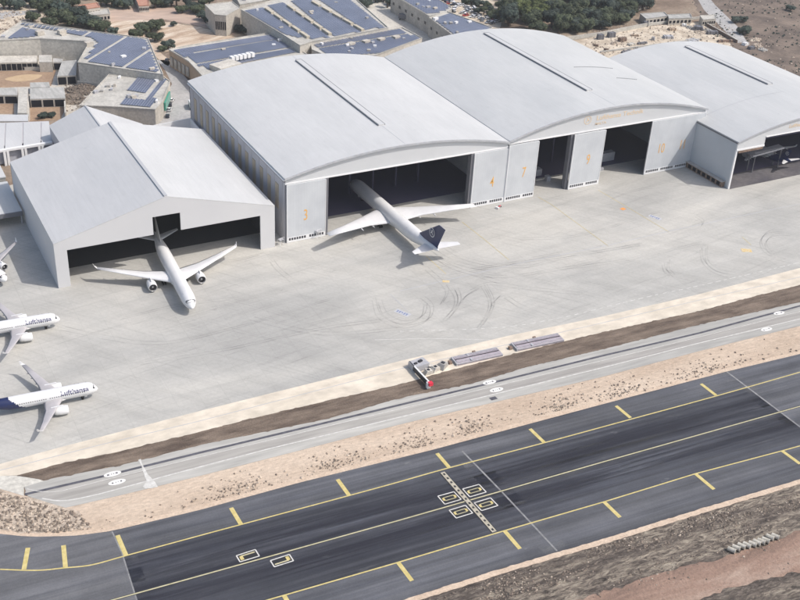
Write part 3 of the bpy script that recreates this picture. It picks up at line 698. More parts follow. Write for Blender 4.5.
mb = MB(); mb.bb(161.95, 163.2, YF-.5, YF+2.5, .05, 24.5); mb.bb(227.2, 228.5, YF-.4, YF+2, .05, 24.5); mb.bb(276.8, 278.1, YF-.3, YF+2, .05, 25.8)
split(mb, 'door_guide_frame', 'dark_trim', ha)
# interior lining, partitions
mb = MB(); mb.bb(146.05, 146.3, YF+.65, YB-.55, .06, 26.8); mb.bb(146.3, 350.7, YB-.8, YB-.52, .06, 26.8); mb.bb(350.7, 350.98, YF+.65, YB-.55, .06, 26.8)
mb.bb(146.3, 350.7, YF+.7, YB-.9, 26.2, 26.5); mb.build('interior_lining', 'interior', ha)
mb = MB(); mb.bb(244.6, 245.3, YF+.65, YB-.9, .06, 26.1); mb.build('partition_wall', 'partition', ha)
mb = MB(); mb.bb(146.3, 350.7, YF+14, YB-.9, .025, .06); mb.build('hangar_floor', 'interior', ha)  # dark floor colour stands in for shade beyond the sunlit depth
mb = MB()
for k in range(6): mb.bb(165+k*11, 165.6+k*11, YF+30, YF+31, .1, 26)
for k in range(5): mb.bb(262+k*13, 262.5+k*13, YF+26, YF+27, .1, 26)
split(mb, 'interior_column', 'interior', ha)
mb = MB()
for x, y, w, d, h in ((264, 358, 3, 2, 1.5), (270, 366, 6, 3, 3), (303, 360, 3, 2, 1.2), (310, 368, 8, 3, 4), (274, 359, 2, 2, 2.4)): mb.bb(x, x+w, y, y+d, .07, .07+h)
split(mb, 'interior_bench', 'steel', ha)
# lettering over bay two
vs, fs = text_mesh('Lufthansa Technik', 3.1, 'LEFT', .03); mb = MB(); mb.add([(289.2+v[0]*1.12, YF-.08, 31.2+v[1]*.95) for v in vs], fs); mb.build('sign_lettering', 'pale_orange', fb_o)
vs, fs = text_mesh('MALTA', 1.7, 'LEFT', .02); mb = MB(); mb.add([(288.8+v[0]*1.1, YF-.08, 28.6+v[1]*.9) for v in vs], fs); mb.build('sign_lettering', 'pale_orange', fb_o)
def crane(mb, cx, cz, r, plane):       # circle with a flying crane
    n = 28; ring = []
    for i in range(n):
        a0, a1 = 2*math.pi*i/n, 2*math.pi*(i+1)/n
        q = [(cx+r*math.cos(a)*k, cz+r*math.sin(a)*k) for a, k in ((a0, 1), (a1, 1), (a1, .86), (a0, .86))]
        mb.add([plane(*p) for p in q], [(0, 1, 2, 3)])
    for poly in ([(-.45, -.45), (-.3, -.5), (.1, -.1), (.0, .05), (-.1, 0)], [(.0, .05), (.1, -.1), (.35, .2), (.62, .32), (.58, .38), (.28, .28)], [(-.1, 0), (.0, .05), (.05, .5), (-.15, .62), (-.2, .3)], [(.1, -.1), (.05, -.02), (.45, -.35), (.5, -.2), (.2, .05)]):
        mb.add([plane(cx+a*r, cz+b*r) for a, b in poly], [tuple(range(len(poly)))])
mb = MB(); crane(mb, 284.6, 31.0, 1.9, lambda a, b: (a, YF-.08, b)); mb.build('round_bird_emblem', 'pale_orange', fb_o)

# ---- gabled hangar on the left
XL0, XL1, YL, YLB, EL, RL = 58.6, 140.4, 348.0, 423.0, 17.6, 28.7; XM = 99.2
hl = thing('aircraft_hangar', (0, 0, 0), 0, 'smaller pale grey hangar with gabled roof and tail slot above its wide door opening', 'hangar')
def fl(x): return EL+(RL-EL)*(x-XL0)/(XM-XL0) if x < XM else EL+(RL-EL)*(XL1-x)/(XL1-XM)
mb = MB(); t = .35
for xa, za, xb, zb_ in ((XL0, EL, XM, RL),):
    mb.add([(xa, YL, za), (xb, YL, zb_), (xb, YLB, zb_), (xa, YLB, za), (xa, YL, za-t), (xb, YL, zb_-t), (xb, YLB, zb_-t), (xa, YLB, za-t)], [(0, 1, 2, 3), (7, 6, 5, 4), (0, 4, 5, 1), (3, 2, 6, 7), (0, 3, 7, 4)])
mb.build('roof_slope', 'roof_grey', hl)  # left slope's duller sheet colours in its turn away from the sun
mb = MB(); xa, za, xb, zb_ = XM, RL, XL1, EL
mb.add([(xa, YL, za), (xb, YL, zb_), (xb, YLB+6, zb_), (xa, YLB, za), (xa, YL, za-t), (xb, YL, zb_-t), (xb, YLB+6, zb_-t), (xa, YLB, za-t)], [(0, 1, 2, 3), (7, 6, 5, 4), (0, 4, 5, 1), (3, 2, 6, 7), (1, 5, 6, 2)])
mb.build('roof_slope', 'roof', hl)
mb = MB(); mb.bb(XM-.7, XM+.5, YL+.3, YLB, RL-.1, RL+.25); mb.build('ridge_cap', 'seam', hl)
g = lambda x: fl(x)-.36
mb = MB(); mb.bb(XL0, XL0+.5, YL+.6, YLB, .05, EL-.37); mb.build('side_wall', 'facade_l', hl)
mb = MB(); mb.bb(XL1-.5, XL1, YL+.6, YLB, .05, EL-.37); mb.build('side_wall', 'facade_l', hl)
mb = MB(); mb.xz([(XL0, .05), (XL1, .05), (XL1, EL-.36), (XM, RL-.36), (XL0, EL-.36)], YLB-.5, YLB); mb.build('rear_wall', 'facade_l', hl)
mb = MB(); mb.xz([(XL0, .05), (62.9, .05), (62.9, 14.4), (93.7, 14.4), (93.7, 21.4), (103.9, 21.4), (103.9, 14.4), (134.6, 14.4), (134.6, .05), (XL1, .05), (XL1, EL-.36), (XM, RL-.36), (XL0, EL-.36)], YL, YL+.6)
mb.build('front_wall', 'facade_l', hl)
mb = MB()
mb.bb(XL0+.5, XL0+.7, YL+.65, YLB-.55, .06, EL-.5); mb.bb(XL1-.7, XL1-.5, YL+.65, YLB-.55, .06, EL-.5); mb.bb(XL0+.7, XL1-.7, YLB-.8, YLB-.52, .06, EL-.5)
mb.bb(XL0+.7, XL1-.7, YL+13, YLB-.8, .03, .06); mb.bb(XL0+.7, 93, YL+.61, YL+.66, 14.5, 17); mb.bb(104, XL1-.7, YL+.61, YL+.66, 14.5, 17); mb.build('interior_lining', 'interior_l', hl)  # floor slab here is coloured black as shade, past the sunlit apron
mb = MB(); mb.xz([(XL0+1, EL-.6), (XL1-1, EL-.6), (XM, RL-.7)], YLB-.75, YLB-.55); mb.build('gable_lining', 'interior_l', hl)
# ---- arched hangar on the right
hc = thing('aircraft_hangar', (0, 0, 0), 0, 'white arched hangar at right edge with open front, standing forward of the numbered doors', 'hangar')
XC0, XC1, YC, YCB = 346.8, 440.0, 322.5, 429.0
fc = lambda x: arc(x, XC0, XC1, 22.6, 29.6)-.5
arch_roof('roof', XC0-.2, XC1+.2, YC, YCB, 22.6, 29.6, 'roof_b', hc, .4, thick=.5)
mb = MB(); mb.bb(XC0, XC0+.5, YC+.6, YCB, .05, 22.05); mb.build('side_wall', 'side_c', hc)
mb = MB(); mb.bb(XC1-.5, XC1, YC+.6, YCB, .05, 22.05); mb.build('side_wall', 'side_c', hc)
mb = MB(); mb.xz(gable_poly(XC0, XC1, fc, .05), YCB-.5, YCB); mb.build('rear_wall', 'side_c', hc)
mb = MB(); n = 10; top = [(XC1+(XC0-XC1)*i/24, fc(XC1+(XC0-XC1)*i/24)) for i in range(25)]
mb.xz([(XC0, 18.6), (363.0, 18.6), (363.0, 22.6), (424, 22.6), (424, 18.6), (XC1, 18.6)]+top, YC, YC+.6); fco = mb.build('fascia', 'facade', hc)
mb = MB(); mb.bb(XC0, 363, YC-.3, YC-.02, 18.2, 18.9); mb.bb(363, 424, YC-.3, YC-.02, 22.4, 22.8); split(mb, 'white_door_rail', 'white_trim', hc)
mb = MB(); mb.bb(XC0+1, 362, YC-.5, YC-.31, 17.2, 18.15); mb.build('rusty_rail', 'rust', hc)
mb = MB(); mb.bb(XC0-.1, XC0+.8, YC-.1, YC+.55, .05, 18.6); mb.build('corner_post', 'white_trim', hc)
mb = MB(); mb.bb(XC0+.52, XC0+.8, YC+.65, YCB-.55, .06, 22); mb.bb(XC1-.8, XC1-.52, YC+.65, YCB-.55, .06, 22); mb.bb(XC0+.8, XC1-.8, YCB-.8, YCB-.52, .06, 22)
mb.bb(XC0+.8, XC1-.8, YC+.7, YCB-.9, 21.2, 21.5) ; mb.bb(XC0+.8, XC1-.8, YC+12, YCB-.8, .04, .06); mb.build('interior_lining', 'interior', hc)  # back floor slab is coloured dark as shade behind the sunlit front
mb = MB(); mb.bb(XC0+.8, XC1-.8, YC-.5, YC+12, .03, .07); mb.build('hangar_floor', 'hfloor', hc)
ring_roof_skylight(399.5, 360, 420, lambda x: arc(x, XC0, XC1, 22.6, 29.6), hc)
mb = MB(); k = 30; xs = [XC0+(399-XC0)*i/k for i in range(k+1)]
mb.add([(x, y, arc(x, XC0-.2, XC1+.2, 22.6, 29.6)+.06) for y in (349.8, 350.05) for x in xs], [(i, i+1, k+2+i, k+1+i) for i in range(k)]); mb.build('roof_seam', 'seam', hc)
mb = MB(); n = 24; q = [XC0-.2+(XC1-XC0+.4)*i/n for i in range(n+1)]; vs = []
for y in (YC-.65, YC-.42):
    for dz in (.05, -.65): vs += [(x, y, arc(x, XC0-.2, XC1+.2, 22.6, 29.6)+dz) for x in q]
k = n+1; fs = []
for i in range(n): fs += [(i, k+i, k+i+1, i+1), (i, i+1, 2*k+i+1, 2*k+i), (k+i, 3*k+i, 3*k+i+1, k+i+1)]
mb.add(vs, fs); mb.build('roof_edge', 'seam', hc)
mb = MB(); mb.bb(XC0-.35, XC0-.02, YC, YC+28, 21.5, 22.1); mb.build('gutter', 'dark_trim', hc)
vs, fs = text_mesh('Lufthansa Technik', 2.4, 'LEFT', .03); mb = MB(); mb.add([(376+v[0]*1.1, YC-.08, 25.6+v[1]) for v in vs], fs); mb.build('sign_lettering', 'pale_orange', fco)
# docking scaffold inside right hangar
ds = thing('docking_platform', (369, 331, .08), 0, 'grey docking platform inside the open right hangar', 'platform')
mb = MB(); mb.box((9, 3, 9), (19, 4, .8), 0, R(-4)); mb.build('deck', 'steel', ds)
mb = MB()
parts('support', 'dark_trim', ds, [(x, x+.4, y, y+.4, 0, 8.6) for x in (1, 17) for y in (1.2, 4.4)])
mb = MB(); mb.bb(0, 18, .95, 1.05, 10, 10.15); mb.bb(0, 18, .95, 1.05, 9.5, 9.6); mb.build('handrail', 'steel', ds)
# rusty lean-to along the right hangar's left wall
lt = thing('lean_to', (344.9, 325, .02), 0, 'low rusty brown lean-to along side wall of right hangar', 'shed')
mb = MB(); mb.bb(0, 1.8, 0, 24, 0, 2.6); mb.build('wall', 'rust', lt)
mb = MB(); mb.bb(-.4, 1.85, -.3, 24.3, 2.62, 2.9); mb.build('roof', 'concrete_d', lt)
mb = MB()
for i in range(7): mb.bb(-.06, -.01, 1.2+i*3.2, 3.2+i*3.2, .4, 2.1)
split(mb, 'opening', 'black_open', lt)

# ---- annexes around the left hangar
an = thing('annex_building', (0, 0, 0), 0, 'pale gabled annex roof directly behind the small grey hangar', 'building')
P = [G(85, 105, 20), G(85, 105, 20)]; yb, yf = 467.0, 424.0; xl, xm, xr = 83.0, 99.5, 121.0
mb = MB(); mb.add([(xl, yf, 13), (xm, yf, 20), (xm, yb, 20), (xl, yb, 13)], [(0, 1, 2, 3)]); mb.add([(xm, yf, 20), (xr, yf, 13), (xr, yb-12, 13), (xm, yb, 20)], [(0, 1, 2, 3)]); mb.build('roof', 'roof_grey', an)
mb = MB(); mb.prism([(xl+.2, yf+.2), (xr-.2, yf+.2), (xr-.2, yb-12.2), (xm, yb-.2), (xl+.2, yb-.2)], .05, 12.95); mb.add([(xl+.2, yf+.2, 12.9), (xr-.2, yf+.2, 12.9), (xm, yf+.2, 19.9)], [(0, 1, 2)]); mb.add([(xl+.2, yb-.2, 12.9), (xm, yb-.2, 19.9), (xr-.2, yb-12.2, 12.9)], [(0, 1, 2)]); mb.build('wall', 'side', an)
mb = MB(); mb.bb(xm-.3, xm+.3, yf, yb, 20.0, 20.2); mb.build('ridge_cap', 'seam', an)
an = thing('annex_building', (0, 0, 0), 0, 'flat-roofed annex with white parapet between the small hangar and big arched hangar', 'building')
pp = [(121.5, 430), (143.2, 430), (143.8, 457.5), (126, 455)]
mb = MB(); mb.prism(pp, .05, 5); mb.build('wall', 'side', an)
mb = MB(); mb.prism([(122, 430.5), (142.8, 430.5), (143.3, 457), (126.5, 454.5)], 5.02, 5.2); mb.build('roof', 'concrete_d', an)  # roof sunk and darkened so the parapet well reads as shade
mb = MB()
for i in range(4):
    a, b = Vector(pp[i]), Vector(pp[(i+1) % 4]); c = (a+b)/2; mb.box((c.x, c.y, 8.3), ((b-a).length+.3, .4, 6.5), math.atan2((b-a).y, (b-a).x))
mb.build('parapet', 'white_trim', an)
# low building with bays, left
an = thing('annex_building', (0, 0, 0), 0, 'long low white building with blue-grey roof bays and colonnade, left of the annex', 'building')
zz = 7; mb = MB(); mb.prism([(40, 466.5), (83, 466.5), (87, 488), (40, 500)], .05, zz-.3); mb.build('wall', 'side', an)
bx = [GL([(-12, 122), (5, 123), (4, 149), (-14, 152)], zz), GL([(6, 123), (22.5, 122.5), (22, 146), (5, 149)], zz), GL([(23.5, 122.5), (40.5, 122), (40.5, 143.5), (23.5, 146)], zz), GL([(41.5, 122), (49, 122), (52, 141), (41.5, 143)], zz)]
for q in bx:
    mb = MB(); mb.prism([tuple(p[:2]) for p in q], zz-.25, zz); mb.build('roof_bay', 'roof_grey', an)
mb = MB(); a, b = G(-14, 152.5, zz), G(52, 142, zz); ang = math.atan2((b-a).y, (b-a).x); c = (a+b)/2; L = (b-a).length
mb.box((c.x, c.y-.6, zz), (L, 1.6, .9), ang); mb.build('white_beam', 'white_trim', an)
mb = MB()
for u in (0, .115, .26, .31, .53, .58, .79, .84): p = a+(b-a)*u; mb.box((p.x, p.y-.9, zz/2), (1.0, 1.0, zz), ang)
split(mb, 'column', 'white_trim', an)
mb = MB(); mb.box((c.x, c.y+.6, 3.4), (L, .3, 6), ang); mb.build('glazing', noisy('hazy_glazing', (.34, .35, .40), (.45, .46, .5), .5), an)
# canopy at left of small hangar
an = thing('canopy', (0, 0, 0), 0, 'flat pale blue canopy roof at left edge behind small hangar', 'canopy')
cp = [(32, 402.5), (57.8, 402.5), (57.8, 432), (32, 432)]
mb = MB(); mb.prism(cp, 5.2, 5.6); mb.build('roof', 'roof_b', an)
mb = MB(); mb.bb(32, 57.8, 401.8, 402.45, 4.0, 5.7); mb.build('fascia', 'dark_trim', an)
mb = MB()
for x in (33, 45, 57): mb.bb(x, x+.5, 403, 403.5, .03, 5.15); mb.bb(x, x+.5, 430, 430.5, .03, 5.15)
split(mb, 'column', 'steel', an)
an = thing('low_building', (0, 0, 0), 0, 'flat grey block with white coping at left edge behind the canopy', 'building')
mb = MB(); mb.bb(30, 58, 437, 450, .03, 5); mb.build('wall', 'concrete_d', an); mb = MB(); mb.bb(29.8, 58.2, 436.8, 450.2, 5.02, 5.5); mb.build('roof', 'roof_grey', an)

# ================================================================== REAR BUILDINGS
def inside_iv(poly, o, d, nrm, t):      # intervals of the line o+nrm*t + d*s inside poly
    s = []
    for i in range(len(poly)):
        a, b = poly[i], poly[(i+1) % len(poly)]
        ta, tb = (a-o).dot(nrm)-t, (b-o).dot(nrm)-t
        if ta*tb < 0: k = ta/(ta-tb); s.append((a+(b-a)*k-o).dot(d))
    s.sort(); return [(s[i], s[i+1]) for i in range(0, len(s)-1, 2)]
def solar_rows(poly, z, d, parent, pitch=2.45, wid=2.15, tilt=.35, inset=.8, gap_every=0, maxn=100):
    poly = [Vector(p[:2]) for p in poly]; o = poly[0]; d = Vector(d).normalized(); nrm = Vector((-d.y, d.x))
    ts = [(p-o).dot(nrm) for p in poly]; t = min(ts)+pitch*.6; c = 0; i = 0
    while t < max(ts)-pitch*.4 and c < maxn:
        i += 1
        if gap_every and i % gap_every == 0: t += pitch*.8; continue
        iv0, iv1 = inside_iv(poly, o, d, nrm, t-wid/2), inside_iv(poly, o, d, nrm, t+wid/2)
        for (a, b), (a2, b2) in zip(iv0, iv1):
            s0, s1 = max(a, a2)+inset, min(b, b2)-inset
            if s1-s0 < 2.5 or c >= maxn: continue
            q = [o+nrm*(t-wid/2)+d*s0, o+nrm*(t-wid/2)+d*s1, o+nrm*(t+wid/2)+d*s1, o+nrm*(t+wid/2)+d*s0]
            lo, hi = z+.3, z+.3+tilt
            hs = [lo, lo, hi, hi]
            mb = MB(); mb.add([(p.x, p.y, h) for p, h in zip(q, hs)]+[(p.x, p.y, h-.08) for p, h in zip(q, hs)], [(0, 1, 2, 3), (7, 6, 5, 4), (0, 4, 5, 1), (1, 5, 6, 2), (2, 6, 7, 3), (3, 7, 4, 0)])
            u = [(0, 0), (s1-s0, 0), (s1-s0, wid), (0, wid)]; mb.uv = u+u[::-1]+[(0, 0)]*16
            mb.build('solar_panel_row', 'solar', parent); c += 1
        t += pitch
    return c
def building(px, z, label, wall='concrete', roof='flatroof', name='building', cat='building', par=.5, base=0, group=None):
    """px: roof outline; returns the thing and its roof polygon in metres"""
    P = [Vector(p[:2]) for p in GL(px, z)]
    c = sum(P, Vector((0, 0)))/len(P); t = thing(name, (c.x, c.y, 0), 0, label, cat, group)
    Q = [p-c for p in P]; mb = MB(); mb.prism([tuple(p) for p in Q], .04, z-.3, False); mb.build('wall', wall, t)
    mb = MB(); mb.prism([tuple(p) for p in Q], z-.29, z); rf = mb.build('roof', roof, t)
    if par:
        mb = MB()
        for i in range(len(Q)):
            a, b = Q[i], Q[(i+1) % len(Q)]; m_ = (a+b)/2; ang = math.atan2((b-a).y, (b-a).x)
            mb.box((m_.x, m_.y, z+par/2+.01+.003*i), ((b-a).length, .35, par), ang)
        mb.build('parapet', roof, rf)
    rnd = random.Random(int(c.x*7+c.y)); x0, x1 = min(q.x for q in Q), max(q.x for q in Q); y0, y1 = min(q.y for q in Q), max(q.y for q in Q); k = 0
    if (x1-x0)*(y1-y0) > 500 and z > 6:
        for _ in range(60):
            u = Vector((rnd.uniform(x0, x1), rnd.uniform(y0, y1)))
            if k < 9 and inpoly(u, Q) and all(inpoly(u+Vector(o_), Q) for o_ in ((2, 0), (-2, 0), (0, 2), (0, -2))):
                h = rnd.uniform(.7, 1.6); mb = MB(); mb.box((u.x, u.y, z+h/2+.01), (rnd.uniform(1.2, 3.2), rnd.uniform(1, 2), h), rnd.choice((.3, 1.2))); mb.build('roof_unit', rnd.choice(('steel', 'cream', 'white_trim', 'concrete_d')), rf); k += 1
    return t, Q, c
def loc(c, pts, z): return [Vector(p[:2])-c for p in GL(pts, z)]
def dvec(a, b, z=10): v = (G(*b, z)-G(*a, z)); return (v.x, v.y)

b, Q, c = building([(-8, 41), (21, 22), (80, 30), (148, 39), (163, 75), (78, 63), (90, 42), (40, 39)], 12, 'big L-shaped concrete building with solar panels covering its roof, far left', 'concrete', 'flatroof')
d_ = dvec((95, 60), (130, 40))
solar_rows(loc(c, [(3, 40), (21, 27), (47, 32), (33, 38)], 12), 12, dvec((3, 40), (21, 27)), b)
solar_rows(loc(c, [(22, 23), (79, 31), (74, 34), (20, 26)], 12), 12, dvec((22, 23), (17, 28)), b, inset=.3)
solar_rows(loc(c, [(52, 31), (84, 31.5), (147, 40), (151, 47), (161, 73.5), (82, 61.5), (96, 43), (90, 38)], 12), 12, dvec((84, 60), (120, 38)), b, inset=.3, gap_every=9, pitch=2.4, wid=2.1)
mb = MB()
for p in ((40, 35), (62, 34), (89, 46)): q = loc(c, [p], 12)[0]; mb.box((q.x, q.y, 13.2), (4, 3, 2.2), .3)
split(mb, 'roof_cabin', 'cream', b)
mb = MB(); q0, q1 = loc(c, [(-8, 41)], 12)[0], loc(c, [(78, 63)], 12)[0]
b, Q, c = building([(109, 75), (163, 76.5), (170, 82), (162, 102), (155, 110), (117, 107.5), (80, 106)], 8.5, 'lower flat-roofed block with pale terrace and solar panels beside the access road', 'cream', 'flatroof')
solar_rows(loc(c, [(139, 77), (158, 78), (146, 94), (127, 91)], 8.5), 8.5, dvec((127, 91), (139, 77)), b, inset=.3)
solar_rows(loc(c, [(158, 78), (167, 79.5), (158, 93), (156, 108.5), (119, 105), (122, 98), (142, 100)], 8.5), 8.5, dvec((127, 91), (139, 77)), b, inset=.3)
a0, a1 = loc(c, [(170, 83), (161, 104)], 8.5); m_ = (a0+a1)/2; ang = math.atan2((a1-a0).y, (a1-a0).x)
mb = MB(); mb.box((m_.x+.6, m_.y-.2, 4.6), ((a1-a0).length*.55, .8, 4), ang); mb.build('green_glazing', 'green_glass', b)
mb = MB()
for p in ((129, 97), (136, 97), (96, 93)): q = loc(c, [p], 8.5)[0]; mb.box((q.x, q.y, 9.1), (2, 1.6, 1.2), .2)
split(mb, 'roof_unit', 'steel', b)
b, Q, c = building([(169, 50), (188, 46), (272, 33), (290, 44), (318, 62), (203, 77), (189, 62)], 9, 'long low building with tan panelled wall and solar roof behind the big hangar', 'tan', 'flatroof')
dd = dvec((190, 60), (262, 45)); d3 = dvec((169, 51), (190, 66))
solar_rows(loc(c, [(171, 50.5), (270, 34.5), (279, 39), (181, 56.5)], 9), 9, dvec((171, 50.5), (270, 35)), b)
solar_rows(loc(c, [(181, 56), (279, 39.5), (292, 47.5), (195, 64.5)], 9), 9, dvec((180, 53), (190, 61)), b, inset=.3)
solar_rows(loc(c, [(196, 65), (290, 49), (296, 53), (206, 71)], 9), 9, dvec((180, 53), (190, 61)), b, inset=.3)
mb = MB()
for k in range(6): q = loc(c, [(232+k*4, 62.5-k*.8)], 9)[0]; mb.box((q.x, q.y, 11.2), (1.8, 2.6, 2.2), .3)
split(mb, 'air_conditioning_unit', 'white_trim', b)
q = loc(c, [(222, 69)], 9)[0]; mb = MB(); mb.box((q.x+2, q.y, 10.3), (14, 9, 2.6), .35); mb.build('plant_room', 'concrete', b)
mb = MB(); a0, a1 = loc(c, [(169, 50.5), (189, 62.5)], 9)
for k in range(5):
    p = a0+(a1-a0)*((k+.5)/5); mb.box((p.x-.02, p.y, 3.5), ((a1-a0).length/5*.7, .3, 5), math.atan2((a1-a0).y, (a1-a0).x))
split(mb, 'wall_panel', 'greyroof', b)
b, Q, c = building([(241, 10), (265, 3), (300, -9), (343, -12), (388, 28), (312, 42), (300, 46), (283, 35)], 13, 'large factory block with four long solar roof strips and tan light wells', 'concrete', 'flatroof')
for q in ([(242, 10), (262, 6.5), (309, 41), (285, 35)], [(267, 6), (284, 2.5), (331, 38), (312, 41)], [(290, 1.5), (308, -2), (363, 33), (334, 37.5)], [(313, -3), (340, -9), (386, 28), (366, 32)]):
    solar_rows(loc(c, q, 13), 13, dvec(q[0], q[1]), b, pitch=3.4, wid=3.1, inset=.2, tilt=.15, maxn=24)
mb = MB()
for k in range(3):
    for j in range(5):
        p0, p1 = ((265, 9), (309, 39)) if k == 0 else (((287, 6), (331, 36)) if k == 1 else ((311, 2), (364, 32)))
        u = (j+.5)/5; q = loc(c, [(p0[0]+(p1[0]-p0[0])*u, p0[1]+(p1[1]-p0[1])*u)], 13)[0]
        a_ = dvec(p0, p1); mb.box((q.x, q.y, 13.7), (9.5, 2.0, 1.3), math.atan2(a_[1], a_[0]))
split(mb, 'light_well', 'well', b)
b, Q, c = building([(311, 43), (402, 28), (422, 38.5), (375, 56), (330, 58), (312, 50)], 11, 'solar-roofed wing between the factory block and arched hangar roofs', 'concrete', 'flatroof')
solar_rows(loc(c, [(312, 43.5), (401, 29), (409, 33.5), (314, 49)], 11), 11, dvec((320, 44), (326, 48)), b, inset=.3)
solar_rows(loc(c, [(314, 49.5), (410, 34), (421, 39), (380, 54), (330, 57)], 11), 11, dvec((320, 44), (326, 48)), b, inset=.3)
mb = MB()
for k in range(4): q = loc(c, [(351+k*15, 45-k*2.2)], 11)[0]; mb.box((q.x, q.y, 11.9), (4, 3, 1.1), .3)
split(mb, 'roof_unit', 'cream', b)
for px, lab, ww in (([(391, -6), (425, -8), (452, 8), (447, 12), (429, 16.5)], 'grey workshop with striped solar roof at top of the picture', 5), ([(429, 18), (447, 12), (492, 28), (485, 45), (465, 45)], 'grey workshop with striped solar roof just behind the second arched bay', 5)):
    b, Q, c = building(px, 11, lab, 'concrete_d', 'flatroof')
    P0, P1 = px[0], px[-1]
    ins = [((x*.94+(sum(p[0] for p in px)/5)*.06), (y*.94+(sum(p[1] for p in px)/5)*.06)) for x, y in px]
    solar_rows(loc(c, ins, 11), 11, dvec(px[0], px[1]) if ww else None, b, pitch=3.4, wid=2.7, inset=.2)
    a0, a1 = Q[0], Q[-1]; mb = MB()
    for k in range(6):
        p = a0+(a1-a0)*((k+.5)/6); mb.box((p.x, p.y, 6), (2.2, .3, 1.6), math.atan2((a1-a0).y, (a1-a0).x))
    split(mb, 'window', 'glass', b)
# sheds & stables on the left
def shed(px, z, lab, openside=None, roofm='greyroof', wall='cream', nb=3):
    b, Q, c = building(px, z, lab, wall, roofm, 'shed', 'shed', par=0)
    if openside is not None:
        a, e = Q[openside], Q[(openside+1) % len(Q)]; ang = math.atan2((e-a).y, (e-a).x); nv = Vector(((e-a).y, -(e-a).x)).normalized()
        cc_ = sum(Q, Vector((0, 0)))/len(Q); mid = (a+e)/2
        if nv.dot(mid-cc_) < 0: nv = -nv
        mb = MB()
        for k in range(nb):
            p = a+(e-a)*((k+.5)/nb)+nv*.06; mb.box((p.x, p.y, z*.46), ((e-a).length/nb*.86, .12, z*.75), ang)
        split(mb, 'opening', 'black_open', b)
    return b
shed([(-10, 56), (37, 55.5), (37, 62), (-10, 63)], 4.5, 'low stable with dark square windows below the concrete wall', 2, 'concrete', nb=9)
shed([(39, 55), (52, 55), (52, 62), (39, 62)], 5.5, 'square cream block beside the stable windows', None, 'flatroof')
shed([(53, 58), (63, 59), (62, 62), (53, 62)], 4.5, 'small grey lean-to with dark doorway beside cream block', 2, 'greyroof', nb=1)
shed([(62, 61), (77, 60), (76, 75), (57, 76)], 5, 'grey curved-roof barn with dark open front', 2, 'greyroof', nb=2)
shed([(30, 82.5), (49, 82), (50, 87), (30, 87.5)], 3.5, 'small grey roofed lean-to beside the brown riding yard', None, 'greyroof')
shed([(30, 88), (64, 87), (65.5, 98), (30, 99)], 4.5, 'wide grey shed with three dark bays over a brown yard', 2, 'greyroof', nb=3)
shed([(-10, 88), (17.5, 88), (17.5, 95), (-10, 95)], 4.5, 'grey shed with dark bays at left edge', 2, 'greyroof', nb=2)
shed([(18.5, 88), (28, 88), (27, 113), (17.5, 113)], 4, 'narrow white-roofed shed between the two brown yards', None, 'flatroof')
shed([(-10, 115), (28, 114.5), (28, 121), (-10, 121)], 4, 'long pale grey roof in front of left yard', None, 'roof_grey')
def wall_thing(a, b_, h, lab, m='cream', w=.6, name='yard_wall', cat='wall'):
    a, b_ = G(*a), G(*b_); c = (a+b_)/2; t = thing(name, (c.x, c.y, .02), math.atan2((b_-a).y, (b_-a).x), lab, cat)
    L = (b_-a).length; mb = MB(); mb.bb(-L/2, L/2, -w/2, w/2, 0, h); mb.build('masonry', m, t); mb = MB(); mb.bb(-L/2-.05, L/2+.05, -w/2-.05, w/2+.05, h+.003, h+.15); mb.build('coping', 'flatroof', t)
    return t
wall_thing((65, 100), (66, 119), 3, 'cream yard wall right of the brown yard', )
wall_thing((29, 100), (29, 123), 3, 'cream yard wall left of the brown yard')
wall_thing((-10, 70.5), (52, 70.5), 1.8, 'low pinkish wall in front of the stable')
wall_thing((78, 86), (106, 89), 2.5, 'long grey wall below the solar building', 'concrete_d')
# debris heaps
def heap(px, rad, h, lab, m='rubble', n=140, name='debris_heap', cat='heap', stones=('stone_d',)):
    c = G(*px); t = thing(name, (c.x, c.y, 0), random.random()*6, lab, cat)
    mb = MB(); k = 14; rr = []
    for j in range(5):
        f = 1-j/4.6; rr.append([Vector((rad*f*math.cos(2*math.pi*i/k)*(1+.25*math.sin(i*2.3+j)), rad*f*.7*math.sin(2*math.pi*i/k)*(1+.2*math.cos(i*1.7)), h*(1-f)**.7*(1+.2*math.sin(i*3+j))+.02)) for i in range(k)])
    mb.rings(rr, True); mb.build('mound', m, t)
    mb = MB()
    for i in range(n):
        a = random.random()*6.28; r = rad*random.random()**.6; x, y = r*math.cos(a), r*.7*math.sin(a); s = random.uniform(.25, .9)
        mb.box((x, y, h*(1-r/rad)**.8*.9+s*.2), (s*random.uniform(.5, 2.5), s, s*.6), random.random()*3, random.uniform(-.6, .6))
    mb.build('rubble_pieces', stones[0], t, kind='stuff'); return t
heap((78, 92), 8, 2, 'dark scrap heap beside the pale terrace roof'); heap((73, 100), 8, 2, 'dark scrap heap next to the brown yard wall'); heap((86, 88), 7, 2, 'grey-brown scrap heap under the solar building wall')
